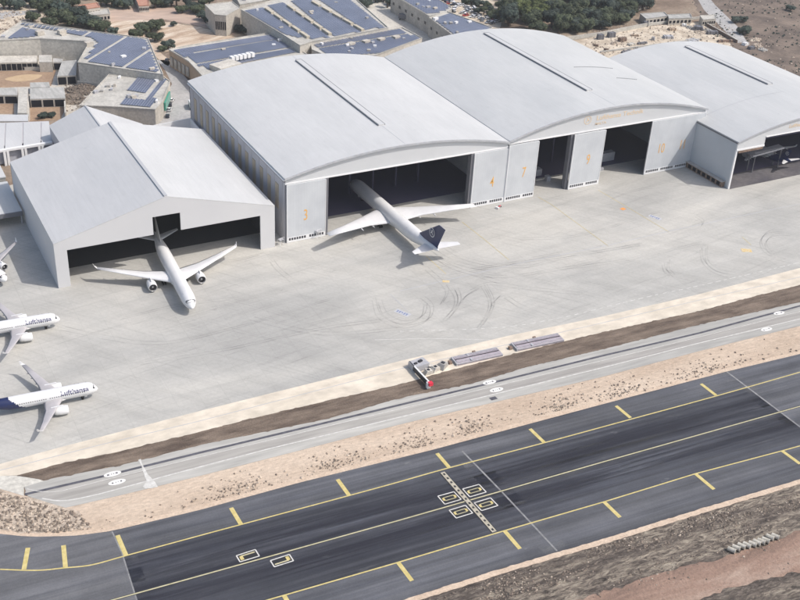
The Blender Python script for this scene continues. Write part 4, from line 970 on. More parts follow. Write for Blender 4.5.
# terracotta roofed houses, far top
for px, z, lab in (([(134, -5), (147, -7), (149, 5.5), (139, 6)], 4, 'house with flat terracotta roof among the trees at top'), ([(78, 6), (97, 3), (100, 7), (84, 9.5)], 6, 'long low house with terracotta roof at top left'),
                   ([(86, 10.5), (108, 9), (110, 14), (90, 16)], 4, 'low cream outbuilding in front of the terracotta house'), ([(205, 5), (232, 2), (240, 8), (226, 16), (215, 15)], 12, 'cream flat-roofed block next to factory, behind the trees'), ([(232, -10), (262, -14), (268, 0), (240, 5)], 12, 'pale block with stepped roof at the top, left of factory'),
                   ([(640, 14), (664, 12.5), (668, 16), (646, 19)], 4, 'low grey farm shed with dark bays beside the forest'), ([(668, 15), (690, 14), (692, 18), (669, 19)], 4, 'tan farm shed with dark bays near the country road'), ([(700, 16), (715, 15), (716, 19), (703, 20)], 4, 'small white shed near country road'),
                   ([(636, -2), (648, -5), (648, 1), (638, 4)], 5, 'small white house at the forest edge')):
    b, Q, c = building(px, z, lab, 'cream', 'terracotta' if 'terracotta roof' in lab else ('greyroof' if 'farm' in lab else 'flatroof'), 'house', 'house', par=.4)
    a, e = Q[-1], Q[-2]; mb = MB(); nb = 6
    for k in range(nb):
        p = a+(e-a)*((k+.5)/nb); mb.box((p.x, p.y, z*.5), ((e-a).length/nb*.6, .3, z*.4), math.atan2((e-a).y, (e-a).x))
    split(mb, 'window', 'black_open', b)

# ================================================================== AIRCRAFT
def aircraft(L, span, rf, label, livery, loc, rz, wing='wing_white', winglet='blend', group=None, eng=1.0, text=None, navy_tail=False, windows=True, finh=None, zc=None, name='airliner', wx=.345, ck=1.0, sweep=29, wl=1.0, cfk=1.0, stk=1.0, fsw=1.0):
    t = thing(name, loc, rz, label, 'aeroplane', group)
    zc = zc or rf*1.75
    # nose at x=0, tail at x=-L
    st = [(0, .02, -.35), (.006, .22, -.32), (.015, .42, -.26), (.03, .64, -.17), (.05, .82, -.08), (.08, .95, -.02), (.11, 1, 0), (.3, 1, 0), (.5, 1, 0), (.68, 1, 0), (.76, .95, .06), (.83, .80, .22), (.89, .60, .42), (.94, .42, .58), (.98, .22, .68), (1, .08, .72)]
    def prof(f):
        for i in range(len(st)-1):
            a, b = st[i], st[i+1]
            if a[0] <= f <= b[0]: k = (f-a[0])/(b[0]-a[0]); return a[1]+(b[1]-a[1])*k, a[2]+(b[2]-a[2])*k
        return st[-1][1:]
    def surf(x, th, off=0):
        r, dz = prof(min(1, max(0, -x/L))); r = r*rf+off
        return Vector((x, r*math.cos(th), zc+dz*rf+r*1.03*math.sin(th)))
    n = 28; fr = sorted(set([s[0] for s in st]+[i/40 for i in range(41)]+[.71, .73, .74]))
    def ring(f): return [surf(-f*L, 2*math.pi*i/n) for i in range(n)]
    if navy_tail:
        body, tail = MB(), MB(); rr = [ring(f) for f in fr]
        for k in range(len(rr)-1):
            for i in range(n):
                q = [rr[k][i], rr[k+1][i], rr[k+1][(i+1) % n], rr[k][(i+1) % n]]; c = sum(q, Vector())/4
                (tail if -c.x > L*.675+(c.z-zc)*1.3 else body).add(q, [(0, 1, 2, 3)])
        body.add(rr[0], [tuple(range(n))]); fu = body.build('fuselage', 'plane_white', t, True); tail.build('tail_cone', 'navy', t, True)
    else:
        mb = MB(); mb.rings([ring(f) for f in fr][::-1]); fu = mb.build('fuselage', 'plane_white', t, True)
    # cockpit windows
    mb = MB()
    for s in (1, -1):
        for a0, a1, x0, x1 in ((.12, .40, -.030, -.047), (.43, .68, -.027, -.043), (.71, .98, -.025, -.040)):
            A0, A1 = math.pi/2-s*(1-a0)*1.25, math.pi/2-s*(1-a1)*1.25
            q = [surf(x0*L*.95, A0, .03), surf(x0*L*.95, A1, .03), surf(x1*L, A1, .03), surf(x1*L, A0, .03)]
            mb.add(q, [(0, 1, 2, 3)])
    split(mb, 'cockpit_window', 'glass', fu)
    if windows:
        mb = MB()
        for s in (0, 1):
            th = .2 if s == 0 else math.pi-.2; x = -.12*L
            while x > -.76*L:
                if not (-.44*L < x < -.42*L):
                    q = [surf(x, th-.05, .02), surf(x-.3, th-.05, .02), surf(x-.3, th+.08, .02), surf(x, th+.08, .02)]; mb.add(q, [(0, 1, 2, 3)])
                x -= .62
        mb.build('cabin_windows', 'dark_metal', fu)
    mb = MB()     # doors outline
    for s in (.25, math.pi-.25):
        for fx in (.1, .70):
            x = -fx*L
            for x0, x1, t0, t1 in ((x, x-.08, -.3, .6), (x-1.0, x-1.08, -.3, .6), (x, x-1.08, .57, .6)):
                m0 = s if s < 1 else s
                mb.add([surf(x0, m0+(t0 if s < 1 else -t0), .015), surf(x1, m0+(t0 if s < 1 else -t0), .015), surf(x1, m0+(t1 if s < 1 else -t1), .015), surf(x0, m0+(t1 if s < 1 else -t1), .015)], [(0, 1, 2, 3)])
    mb.build('door_outlines', 'steel', fu)
    def foil(xle, y, z, c, th, vert=False, rot=0, s=1):
        pr = [(0, 0), (.04, .5), (.15, .85), (.35, 1), (.6, .75), (.85, .3), (1, .02), (.85, -.2), (.6, -.4), (.35, -.5), (.15, -.45), (.04, -.3)]
        out = []
        for u, v in pr:
            dy, dz = 0, v*th*c
            if vert: out.append(Vector((xle-u*c, y+v*th*c*.6, z)))
            else: out.append(Vector((xle-u*c, y-s*dz*math.sin(rot), z+dz*math.cos(rot))))
        return out
    hs = span/2; cr = span*.152*ck; xr = -wx*L; sw = math.tan(R(sweep)); zr = zc-rf*.55
    for s in (1, -1):
        secs = []; ky = .37*hs; ytip = hs*(.965 if winglet else 1)
        for y, c, th in ((rf*.3, cr*1.12, .13), (rf*1.0, cr, .12), (ky, cr*.62, .11), (ytip*.7, cr*.40, .10), (ytip, cr*.235, .09)):
            z = zr+math.tan(R(5.5))*y+.0009*y*y; secs.append(foil(xr-y*sw, s*y, z, c, th, s=s))
        if s < 0: secs = secs
        z = zr+math.tan(R(5.5))*ytip+.0009*ytip**2
        mb = MB(); mb.rings(secs if s > 0 else [r[::-1] for r in secs]); w = mb.build('wing', wing, t, True)
        try:
            for p in w.data.polygons: p.use_smooth = len(p.vertices) == 4
        except Exception: pass
        if winglet:
            mb = MB(); H = wl*.07*hs if winglet == 'sharklet' else wl*.035*hs; cc = cr*.235; x0 = xr-ytip*sw
            ws = [foil(x0, s*ytip, z, cc, .09, s=s), foil(x0-.5*cc, s*(ytip+.022*hs), z+H*.22, cc*.8, .08, rot=.7, s=s), foil(x0-1.15*cc, s*(ytip+.034*hs), z+H, cc*.36, .08, rot=1.3, s=s)]
            if winglet == 'curved': ws = [foil(x0, s*ytip, z, cc, .09, s=s), foil(x0-.55*cc, s*(ytip+.022*hs), z+H*.4, cc*.7, .08, rot=.4, s=s), foil(x0-1.5*cc, s*(ytip+.04*hs), z+H*1.3, cc*.22, .08, rot=.9, s=s)]
            mb.rings(ws if s > 0 else [r[::-1] for r in ws]); mb.build('winglet', 'plane_white' if winglet != 'sharklet' else 'plane_white', w)
        mb = MB()
        for u in ((.30, .46, .62, .76) if eng else (.32, .5)):
            y = u*hs; z2 = zr+math.tan(R(5.5))*y+.0009*y*y; xe = xr-y*sw-(cr*.62+(cr*.235-cr*.62)*(u-.37)/.63)*(.98 if u > .3 else 1.12)
            rr = [[Vector((xe+1.6-2.5*k/5*(L/60+.2), s*y+.26*math.sin(math.pi*k/5+.02)*math.cos(a), z2-.42+.24*math.sin(math.pi*k/5+.02)*math.sin(a))) for a in [2*math.pi*i/8 for i in range(8)]] for k in range(6)]
            mb.rings(rr)
        split(mb, 'flap_fairing', 'wing_white' if wing == 'wing_white' else 'wing_grey', w, True)
        # engine
        if eng:
            er = rf*.62*eng; ey = s*.335*hs; ex = xr-.335*hs*sw+er*2.3; ez = zr+math.tan(R(5.5))*abs(ey)-er*1.12
            ez = max(ez, er+.55); le = er*3.4
            mb = MB(); pr = [(.06, .82), (0, .90), (-.02, .97), (.02, 1.04), (.2, 1.12), (.5, 1.12), (.8, .95), (.98, .78), (.98, .7)]
            mb.rings([[Vector((ex-u*le, ey+er*v*math.cos(a), ez+er*v*math.sin(a))) for a in [-2*math.pi*i/24 for i in range(24)]] for u, v in pr], False)
            en = mb.build('engine', 'plane_white', t, True)
            mb = MB(); mb.rings([[Vector((ex-u*le, ey+er*v*math.cos(a), ez+er*v*math.sin(a))) for a in [-2*math.pi*i/24 for i in range(24)]] for u, v in [(-.021, .965), (-.03, .93), (-.005, .88), (.06, .82)]], False); mb.build('intake_lip', 'metal', en, True)
            mb = MB(); mb.tube((ex-.12*le, ey, ez), (ex-.16*le, ey, ez), er*.86, n=24); mb.build('fan', 'dark_metal', en)
            mb = MB(); mb.tube((ex-.115*le, ey, ez), (ex-.02*le, ey, ez), er*.26, .02, 12); mb.build('spinner', 'metal', en)
            mb = MB(); mb.tube((ex-.9*le, ey, ez), (ex-1.18*le, ey, ez), er*.6, er*.2, 16); mb.build('exhaust_cone', 'dark_metal', en)
            mb = MB(); mb.xz([(ex-.15*le, ez+er*.9), (ex-.35*le, ez+er*1.5), (ex-1.15*le, ez+er*1.35), (ex-1.2*le, ez+er*.9), (ex-.9*le, ez+er*.6)], ey-.18, ey+.18); mb.build('pylon', 'plane_white', en)
        # stabiliser
        cs = L*.075; xs = -.875*L; zs = zc+rf*.45
        mb = MB(); ss = [foil(xs-y*.62, s*y, zs+y*.1, c, .09, s=s) for y, c in ((.2, cs*1.15), (hs*.17*stk, cs*.8), (hs*.33*stk, cs*.42))]
        mb.rings(ss if s > 0 else [r[::-1] for r in ss]); mb.build('tailplane', wing, t)
        # main gear
        mb = MB(); gx = xr-cr*.72; mb.tube((gx, s*rf*1.6, zr+.3), (gx, s*rf*1.6, .55), .16); mg = mb.build('main_gear', 'metal', t)
        mb = MB()
        for dx in ((-.75, .75) if L > 50 else (0,)):
            for dy in (-.45, .45): mb.tube((gx+dx, s*rf*1.6+dy-.18, .56), (gx+dx, s*rf*1.6+dy+.18, .56), .55, n=14)
        split(mb, 'wheel', 'tyre', mg)
    # belly fairing
    mb = MB(); mb.rings([[Vector((xr+cr*.25-cr*1.7*k/8, rf*1.12*math.sin(math.pi*k/8)**.4*math.cos(a), zc-rf*.62+rf*.5*math.sin(math.pi*k/8)**.4*math.sin(a))) for a in [-2*math.pi*i/16 for i in range(16)]] for k in (0.05, 1, 2, 3, 4, 5, 6, 7, 7.95)]); mb.build('belly_fairing', 'plane_white', t, True)
    mb = MB(); mb.tube((-.135*L, 0, zc-rf*.6), (-.14*L, 0, .4), .13); ng = mb.build('nose_gear', 'metal', t)
    mb = MB(); [mb.tube((-.14*L, y-.13, .42), (-.14*L, y+.13, .42), .41, n=12) for y in (-.3, .3)]; split(mb, 'wheel', 'tyre', ng)
    mb = MB(); mb.bb(-.12*L, -.1*L, -.5, -.42, .9, 1.9); mb.bb(-.12*L, -.1*L, .42, .5, .9, 1.9); split(mb, 'gear_door', 'plane_white', ng)
    # fin
    H = finh or L*.135; cf = L*.125*cfk; xf = -.80*L
    mb = MB(); mb.rings([foil(xf+L*.015, 0, zc+rf*.75, cf*1.18, .09, True), foil(xf-H*.12, 0, zc+rf*1.25, cf, .09, True), foil(xf-H*.98*fsw, 0, zc+rf+H, cf*.36, .08, True)]); fin = mb.build('fin', livery, t)
    if livery == 'navy':
        for s in (1, -1):
            mb = MB(); crane(mb, xf-cf*.42-H*.5, zc+rf+H*.52, H*.20, lambda a, b, s=s: (a, s*cf*.062, b)); mb.build('round_bird_emblem', 'plane_white', fin)
    if text:
        vs, fs = text_mesh(text, rf*.95, 'LEFT', .02); wdt = max(v[0] for v in vs)
        for s in (1, -1):
            mb = MB(); o = []
            for v in vs:
                u = v[0]*1.15; x = (-.085*L-wdt*1.15+u) if s < 0 else (-.085*L-u); th = .55+v[1]/rf
                o.append(surf(x, th if s > 0 else math.pi-th, .09))
            mb.add(o, fs); mb.build('airline_lettering', 'faded_navy', fu)
    return t
def heading(nose, tail): return math.atan2(nose[1]-tail[1], nose[0]-tail[0])
aircraft(54.5, 52.5, 2.4, 'all-white twin-engine airliner reversing tail-first into the small grey hangar', 'plane_white', (95.4, 311.5, .03), heading((95.4, 311.5), (98.9, 366)), winglet='curved', eng=1.0, windows=False, ck=1.12, wl=.6)
aircraft(72.5, 65.5, 2.82, 'white airliner with navy tail fin sticking out of the big arched hangar', 'navy', (189.2, 382.4, .07), heading((189.2, 382.4), (190.6, 310)), winglet=None, windows=False, wx=.356, ck=1.25, eng=0, finh=9.5, cfk=1.4, stk=.92, fsw=1.45)
aircraft(34.2, 36.6, 1.98, 'white airliner with navy tail and white winglets, nearest at lower left', 'navy', (54.8, 279.2, .03), heading((54.4, 279.8), (27.4, 281.6)), wing='wing_grey', winglet='sharklet', text='Lufthansa', navy_tail=True, wx=.285, sweep=26)
aircraft(34.2, 36.6, 1.98, 'white airliner with blue lettering at left edge, behind the nearest one', 'navy', (53.6, 323.0, .03), heading((54.4, 279.8), (27.4, 281.6)), wing='wing_grey', winglet='sharklet', text='Lufthansa', navy_tail=True, wx=.285, sweep=26)
aircraft(34.2, 36.6, 1.98, 'white airliner mostly cut off by the left edge, beside small hangar', 'navy', (42.5, 355.5, .03), R(-66), wing='wing_grey', winglet='sharklet', text='Lufthansa', navy_tail=True, wx=.285, sweep=26)
aircraft(34.2, 36.6, 1.98, 'airliner parked inside the open right hangar', 'navy', (384, 361, .08), R(97), wing='wing_white', winglet='sharklet', text='Lufthansa', navy_tail=True)

# ================================================================== SMALL OBJECTS
# grey machine with boom
t = thing('barrier_machine', (0, 0, .06), 0, 'grey machine cabinet with long white boom ending in a red tip', 'barrier')
c = G(418.5, 368); mb = MB(); mb.box((c.x, c.y, 1.1), (5.6, 4.0, 2.2), .1); bd = mb.build('cabinet', 'steel', t)
mb = MB(); mb.box((c.x+.6, c.y+.2, 2.45), (1.4, .9, .45), .3); mb.box((c.x-1.4, c.y-.4, 2.4), (1.0, .7, .35), .1); split(mb, 'roof_unit', 'dark_metal', bd)
mb = MB(); mb.box((c.x+3.3, c.y-1.2, .6), (1.6, 2.2, 1.2), .4); mb.build('step', 'concrete', bd)
a, e = G(409, 367, 0), G(429.5, 389, 0); ang = math.atan2((e-a).y, (e-a).x); m_ = (a+e)/2; L = (e-a).length
mb = MB(); mb.box((m_.x, m_.y, 1.3), (L, .35, 1.9), ang); mb.build('boom', 'dark_metal', t)
mb = MB(); m2 = a+(e-a)*.62; mb.box((m2.x, m2.y, 2.35), (L*.74, .5, .14), ang); mb.build('white_rail', 'white_trim', t)
mb = MB(); mb.box((e.x-.3, e.y+.4, 1.3), (.9, 1.2, 2.2), ang); mb.build('white_end_block', 'white_trim', t)
mb = MB(); mb.box((e.x+.1, e.y-.1, 2.0), (1.3, 1.4, 1.1), ang); mb.build('red_tip', 'red_paint', t)
for i, (px, py, s, lab) in enumerate(((428, 373.5, 1.5, 'smallest pale concrete block next to the grey machine cabinet'), (435, 370.5, 1.6, 'middle pale concrete block, between two other blocks'), (442.5, 367.5, 1.9, 'grey concrete block nearest to the mauve rack, with sloping top'))):
    c = G(px, py); t = thing('concrete_block', (c.x, c.y, .05), .3*i, lab, 'block', 'concrete blocks by the soil strip')
    mb = MB(); mb.xz([(-s, 0), (s, 0), (s*.8, s*.8), (-s*.5, s)], -s*.6, s*.6); mb.build('body', 'concrete' if i < 2 else 'concrete_d', t); mb = MB(); mb.bb(-s*.3, s*.3, -s*.3, s*.3, s*.9, s*1.05); mb.build('lifting_plate', 'dark_metal', t)
def rack(p0, p1, lab, w=4.4, h=1.05):
    a, e = G(*p0), G(*p1); m_ = (a+e)/2; L = (e-a).length; t = thing('ground_rack', (m_.x, m_.y, .05), math.atan2((e-a).y, (e-a).x), lab, 'rack', 'long racks on the beige strip')
    for s in (1, -1):
        mb = MB(); mb.add([(-L/2, s*.25, h), (L/2, s*.25, h), (L/2, s*w/2, h*.6), (-L/2, s*w/2, h*.6), (-L/2, s*.25, h-.12), (L/2, s*.25, h-.12), (L/2, s*w/2, 0), (-L/2, s*w/2, 0)], [(0, 1, 2, 3), (3, 2, 6, 7), (0, 3, 7, 4), (1, 5, 6, 2), (4, 5, 1, 0)])
        sl_ = mb.build('sloping_cover', 'mauve', t)
        mb = MB(); k = int(L/2.4)
        mb.bb(-L/2, L/2, s*w/2-.1, s*w/2+.12, h*.55, h*.72); mb.bb(-L/2, L/2, s*w*.3-.08, s*w*.3+.08, h*.8, h*.95); mb.bb(-L/2+L*.3, -L/2+L*.34, s*w*.15, s*w*.45, h*.8, h*1.0); split(mb, 'batten', 'steel', sl_)
    mb = MB(); mb.bb(-L/2, L/2, -.24, .24, .2, h-.25); mb.build('channel', 'dark_metal', t)
    mb = MB(); mb.bb(-L/2-.5, -L/2-.05, -w/2, w/2, 0, h*.8); mb.bb(L/2+.05, L/2+.3, -w/2, w/2, 0, h*.7); mb.build('end_plate', 'steel', t)
    mb = MB(); mb.bb(-L/2-2.4, -L/2-1.3, -.6, .6, 0, .9); mb.bb(-.5, .5, w/2+.1, w/2+.7, 0, 1); mb.build('anchor_block', 'rust', t); return t
rack((455, 362.5), (499, 353), 'long low mauve rack nearest to the concrete blocks')
rack((515, 348), (560, 338.5), 'long low mauve rack with dark channel, right of the two')
# culvert pipes
sp = 70/800
for i, (a, b_) in enumerate([(128, 360), (180, 335), (240, 315), (300, 305), (366, 292), (415, 275), (465, 262), (515, 248), (565, 215), (625, 205)]):
    c = G(720+a*sp, 520+b_*514/514*.0875); t = thing('culvert_pipe', (c.x, c.y, .02), R(-62)+random.uniform(-.06, .06), 'pale concrete pipe in the row on red earth, ' + ('leftmost, tilted upright' if i == 0 else 'rightmost, out of line' if i == 9 else '%s from the left' % ['', 'second', 'third', 'fourth', 'fifth', 'sixth', 'seventh', 'eighth', 'ninth'][i]), 'pipe', 'concrete pipes in a row on the red earth')
    r, L = .62, 2.1
    mb = MB(); mb.rings([[Vector((x, q*math.cos(w), r+q*math.sin(w))) for w in [2*math.pi*k/18 for k in range(18)]] for x, q in ((L/2, r), (-L/2, r), (-L/2, r*.78), (L/2, r*.78), (L/2, r))], False); mb.build('barrel', 'pipe', t)
    mb = MB(); mb.rings([[Vector((x, q*math.cos(w), r+q*math.sin(w))) for w in [2*math.pi*k/18 for k in range(18)]] for x, q in ((L/2-.3, r*1.01), (L/2-.25, r*1.1), (L/2+.02, r*1.1), (L/2+.02, r*.8))], False); mb.build('collar', 'pipe', t)
# red-white item beside door 4
c = G(499, 207.5); t = thing('tow_bar', (c.x, c.y, .03), .5, 'small red and white tow bar on the apron beside door 4', 'tow bar')
mb = MB(); mb.bb(-1.5, 1.5, -.12, .12, .35, .55); mb.build('bar', 'red_paint', t); mb = MB(); mb.bb(-1.9, -1.2, -.7, .7, .1, .8); mb.build('hitch', 'white_trim', t); mb = MB(); [mb.tube((.8, s*.5-.1, .3), (.8, s*.5+.1, .3), .28, n=10) for s in (-1, 1)]; split(mb, 'wheel', 'tyre', t)
# steps/stand near door 3
def stand(px, lab, h=2.5):
    c = G(*px); t = thing('maintenance_stand', (c.x, c.y, .03), .2, lab, 'stand')
    mb = MB(); mb.bb(-1, 1, -.8, .8, h-.1, h); mb.build('platform', 'steel', t); mb = MB()
    for x in (-.9, .9):
        for y in (-.7, .7): mb.bb(x-.06, x+.06, y-.06, y+.06, 0, h-.1)
    mb.build('frame', 'white_trim', t); mb = MB(); mb.bb(-1, 1, -.8, -.74, h+.9, h+1); mb.bb(-1, -.94, -.8, -.74, h, h+.9); mb.bb(.94, 1, -.8, -.74, h, h+.9); mb.build('guard_rail', 'white_trim', t)
stand((281, 245), 'small white maintenance stand left of door 3'); stand((318, 238), 'small white maintenance stand right of door 3', 3.2)
# cars
def car(loc, rz, body, label, group):
    t = thing('parked_car', loc, rz, label, 'car', group)
    mb = MB(); mb.xz([(-2.15, .35), (2.15, .35), (2.2, .75), (1.3, .95), (-2.1, 1.0), (-2.2, .7)], -.88, .88); mb.build('body', body, t)
    mb = MB(); mb.add([(-1.9, -.8, 1.0), (.9, -.8, 1.0), (.9, .8, 1.0), (-1.9, .8, 1.0), (-1.5, -.62, 1.5), (.2, -.62, 1.5), (.2, .62, 1.5), (-1.5, .62, 1.5)], [(0, 1, 5, 4), (1, 2, 6, 5), (2, 3, 7, 6), (3, 0, 4, 7)]); mb.build('glazing', 'glass', t)
    mb = MB(); mb.bb(-1.5, .2, -.62, .62, 1.49, 1.54); mb.build('roof', body, t)
    for x in (-1.35, 1.35):
        for y in (-.85, .85): mb = MB(); mb.tube((x, y-.1, .33), (x, y+.1, .33), .33, n=12); mb.build('wheel', 'tyre', t)
    return t
M['car_white'] = mat('white_car_paint', (.75, .75, .75), .3); M['car_dark'] = mat('dark_car_paint', (.04, .045, .06), .3); M['car_silver'] = mat('silver_car_paint', (.4, .41, .43), .3, .5); M['car_red'] = mat('red_car_paint', (.4, .05, .04), .3)
for i, (px, py, m, lab) in enumerate(((172, 101, 'car_white', 'white car parked farthest up beside the green glass building'), (170, 105.5, 'car_dark', 'dark car parked second down beside the green glass building'), (169.5, 110.5, 'car_white', 'white car parked third down beside the access road'), (166, 111, 'car_silver', 'silver car tucked left of a white parked car on the access road'), (167.5, 117, 'car_dark', 'dark car parked nearest to the small hangar on access road'), (167, 61, 'car_dark', 'dark car at the top of the access road by the tan building'))):
    car((G(px, py).x, G(px, py).y, .04), R(60)+random.uniform(-.2, .2), m, lab, 'cars along the access road')
protos = {m: car((0, 0, 0), 0, m, 'x', None) for m in ('car_white', 'car_silver', 'car_dark', 'car_red')}
random.seed(11); cnt = 0
names = {'car_white': 'white', 'car_silver': 'silver', 'car_dark': 'dark', 'car_red': 'red'}; first = set()
for k in range(95):
    u, v = random.random(), random.random(); px = 416+u*82; py = -3+u*27-(v*14)*(1-.3*u)+3
    m = random.choices(['car_white', 'car_silver', 'car_dark', 'car_red'], [6, 3, 1.5, .6])[0]
    p = G(px, py); lab = names[m]+' scrap car, '+('row beside solar workshop' if v > .66 else 'middle scrapyard rows' if v > .33 else 'row along scrapyard hedge')+(', far end' if u < .33 else ', middle' if u < .66 else ', end near the arched roof')
    if m not in first:
        first.add(m); c = protos[m]; c.location = (p.x, p.y, .04); c.rotation_euler = (0, 0, random.random()*6.28)
    else: c = dup(protos[m], (p.x, p.y, .04), random.random()*6.28)
    c['label'] = lab; c['group'] = names[m]+' scrap cars in the scrapyard'
for m, c in protos.items():
    if m not in first: p = G(440+random.random()*30, 10); c.location = (p.x, p.y, .04); c['label'] = names[m]+' scrap car in the scrapyard'
# truck/trailers in back courtyard
def truck(px, rz, lab, m='white_trim'):
    c = G(*px); t = thing('box_truck', (c.x, c.y, .04), rz, lab, 'truck')
    mb = MB(); mb.bb(-3.4, 2.2, -1.25, 1.25, 1.0, 3.6); mb.build('cargo_box', m, t); mb = MB(); mb.xz([(2.3, .6), (4.2, .6), (4.2, 1.7), (3.9, 2.7), (2.3, 2.7)], -1.15, 1.15); mb.build('cab', 'car_white', t)
    mb = MB(); mb.bb(4.0, 4.14, -1.0, 1.0, 1.75, 2.5); mb.build('windscreen', 'glass', t)
    for x in (-2.4, 3.2):
        for y in (-1.1, 1.1): mb = MB(); mb.tube((x, y-.15, .5), (x, y+.15, .5), .5, n=12); mb.build('wheel', 'tyre', t)
truck((409, 17), R(-50), 'white box truck in the courtyard beside the grey workshop'); truck((404, 20), R(-45), 'dark-sided truck next to the white box truck', 'dark_trim')
truck((192, 108), R(80), 'white truck on the access road beside the big hangar')
# construction site clutter
random.seed(5)
def crate(px, lab, dims, m, rz):
    c = G(*px); t = thing('material_stack', (c.x, c.y, .03), rz, lab, 'stack')
    mb = MB(); a, b_, h = dims; k = 4
    for i in range(k): mb.bb(-a/2+.05*i, a/2-.08*i, -b_/2, b_/2-.1*i, h*i/k+.01, h*(i+1)/k)
    mb.build('stacked_boards', m, t); mb = MB(); mb.bb(-a*.3, -a*.24, -b_/2-.05, b_/2+.05, 0, h+.06); mb.bb(a*.24, a*.3, -b_/2-.05, b_/2+.05, 0, h+.06); split(mb, 'strap', 'dark_metal', t)
spots = [((600, 39), 'dark stack at far left of the building site', 'dark_trim', (4, 3, 3)), ((611, 37), 'second dark stack on the building site', 'dark_trim', (5, 3, 3)), ((622, 41), 'orange-brown timber stack in the middle of the building site', 'rust', (5, 3, 2.2)), ((631, 45), 'pale slab stack beside the timber stack on the building site', 'concrete', (5, 3, 1)), ((642, 44), 'long dark beam pile in the building site', 'dark_trim', (7, 1.6, 1.2)), ((626, 52), 'long dark beam pile nearest to the hangar roof', 'dark_trim', (8, 1.6, 1)), ((653, 40), 'small grey crate alone on the building site', 'steel', (2, 2, 2)), ((668, 38), 'grey bar stack in the building site centre-right', 'steel', (6, 4, 1.5)), ((606, 51), 'small brown crate near the white roof', 'rust', (2.4, 2.4, 1.5)), ((672, 30), 'tan stack under the farm sheds', 'tan', (5, 3, 1.4)), ((692, 41), 'flat grey sheet pile behind right hangar roof', 'steel', (8, 5, .9)), ((698, 30), 'dark machinery pile by country road', 'dark_trim', (6, 4, 2.5)), ((712, 34), 'dark stack along the site edge by road', 'dark_trim', (7, 3, 2)), ((684, 26), 'small white stack near farm shed', 'white_trim', (3, 3, 1.4)), ((725, 42), 'brown beam pile at the site corner beside the road', 'rust', (10, 2, 1.4)), ((645, 26), 'dark stack by the white site wall', 'dark_trim', (3, 3, 3)), ((596, 46), 'brown pallet row near second arched roof', 'rust', (3, 2, 1)), ((660, 48), 'brown pallet row behind the right hangar ridge', 'rust', (6, 2, .9)), ((635, 36), 'tan gravel-board stack by the site wall', 'tan', (5, 2, .9)), ((745, 45), 'white frame stack beside the bush', 'white_trim', (4, 3, 1.6)), ((751, 49), 'dark and white scrap stack below the bush', 'dark_trim', (4, 3, 1.6))]
for i, (p, lab, m, dims) in enumerate(spots): crate(p, lab, dims, m, random.uniform(-.9, .3))
wall_thing((558, 42), (600, 36), 2.2, 'white site wall along the forest edge', 'flatroof'); wall_thing((600, 36), (652, 25.5), 2.2, 'white site wall continuing past the forest corner', 'flatroof', )
wall_thing((652, 25.5), (700, 19), 1.6, 'pale site wall below the farm sheds', 'flatroof'); wall_thing((600, 53), (660, 45), .9, 'low dark kerb wall across the building site', 'concrete_d'); wall_thing((660, 45), (700, 40), .9, 'low dark kerb wall at the right of the building site', 'concrete_d')
wall_thing((703, 24), (737, 43), 1.8, 'brown fence wall between building site and country road', 'rust')
for i, p in enumerate(((690, 28), (700, 33), (708, 31), (615, 44), (640, 50), (757, 46), (762, 50), (755, 40))): heap(p, random.uniform(3, 5), 1, ['grey rubble heap beside the country road fence', 'dark rubble heap along the fence wall', 'rubble heap nearest to the country road', 'pale rubble heap amid the timber stacks', 'pale rubble heap near the long beam piles', 'white rubble heap below the roadside bush', 'rubble heap at hangar roof edge on the scrub', 'white rubble heap right of the lower bush'][i], 'site', 60, stones=('stone' if i % 2 else 'concrete_d',))

# ================================================================== TREES
def crown_mesh(seed, n=1500, flat=.8):
    rnd = random.Random(seed); mb = MB(); blobs = [(Vector((0, 0, .1)), .62)]
    for i in range(11):
        a = rnd.random()*6.28; r = rnd.uniform(.3, .72); blobs.append((Vector((r*math.cos(a), r*math.sin(a), rnd.uniform(-.3, .55)*flat)), rnd.uniform(.24, .44)))
    for i in range(n):
        c, r = rnd.choice(blobs); u = Vector((rnd.gauss(0, 1), rnd.gauss(0, 1), rnd.gauss(0, 1))).normalized(); p = c+u*r*rnd.uniform(.75, 1.1)
        s = rnd.uniform(.05, .10); q = (u+Vector((rnd.uniform(-.6, .6), rnd.uniform(-.6, .6), rnd.uniform(-.2, .9)))).normalized(); t1 = q.orthogonal().normalized(); t2 = q.cross(t1)
        a = rnd.random()*6.28; e1 = t1*math.cos(a)+t2*math.sin(a); e2 = q.cross(e1)
        mb.add([p+e1*s, p+e2*s*.8, p-e1*s, p-e2*s*.7], [(0, 1, 2, 3)])
    for c, r in blobs:      # leafy inner mass
        k = 7
        mb.rings([[c+Vector((r*.8*math.sin(math.pi*(j+.3)/4.6)*math.cos(2*math.pi*i/k), r*.8*math.sin(math.pi*(j+.3)/4.6)*math.sin(2*math.pi*i/k), -r*.8*math.cos(math.pi*(j+.3)/4.6))) for i in range(k)] for j in range(5)])
    me = bpy.data.meshes.new('crown'); me.from_pydata([tuple(v) for v in mb.v], [], mb.f); return me
crowns = {}
for lm in ('leaf', 'leaf_b', 'leaf_y'):
    for sd in range(3): me = crown_mesh(sd+1); me.materials.append(M[lm]); crowns[lm, sd] = me
tk = MB(); tk.tube((0, 0, 0), (0, .03, .55), .07, .045, 8); tk.tube((0, .03, .5), (.22, .1, .95), .04, .02, 6); tk.tube((0, .03, .5), (-.2, -.08, .9), .04, .02, 6); tk.tube((0, .03, .5), (.02, .2, .98), .03, .015, 6)
tkm = bpy.data.meshes.new('trunk'); tkm.from_pydata(tk.v, [], tk.f); tkm.materials.append(M['bark'])
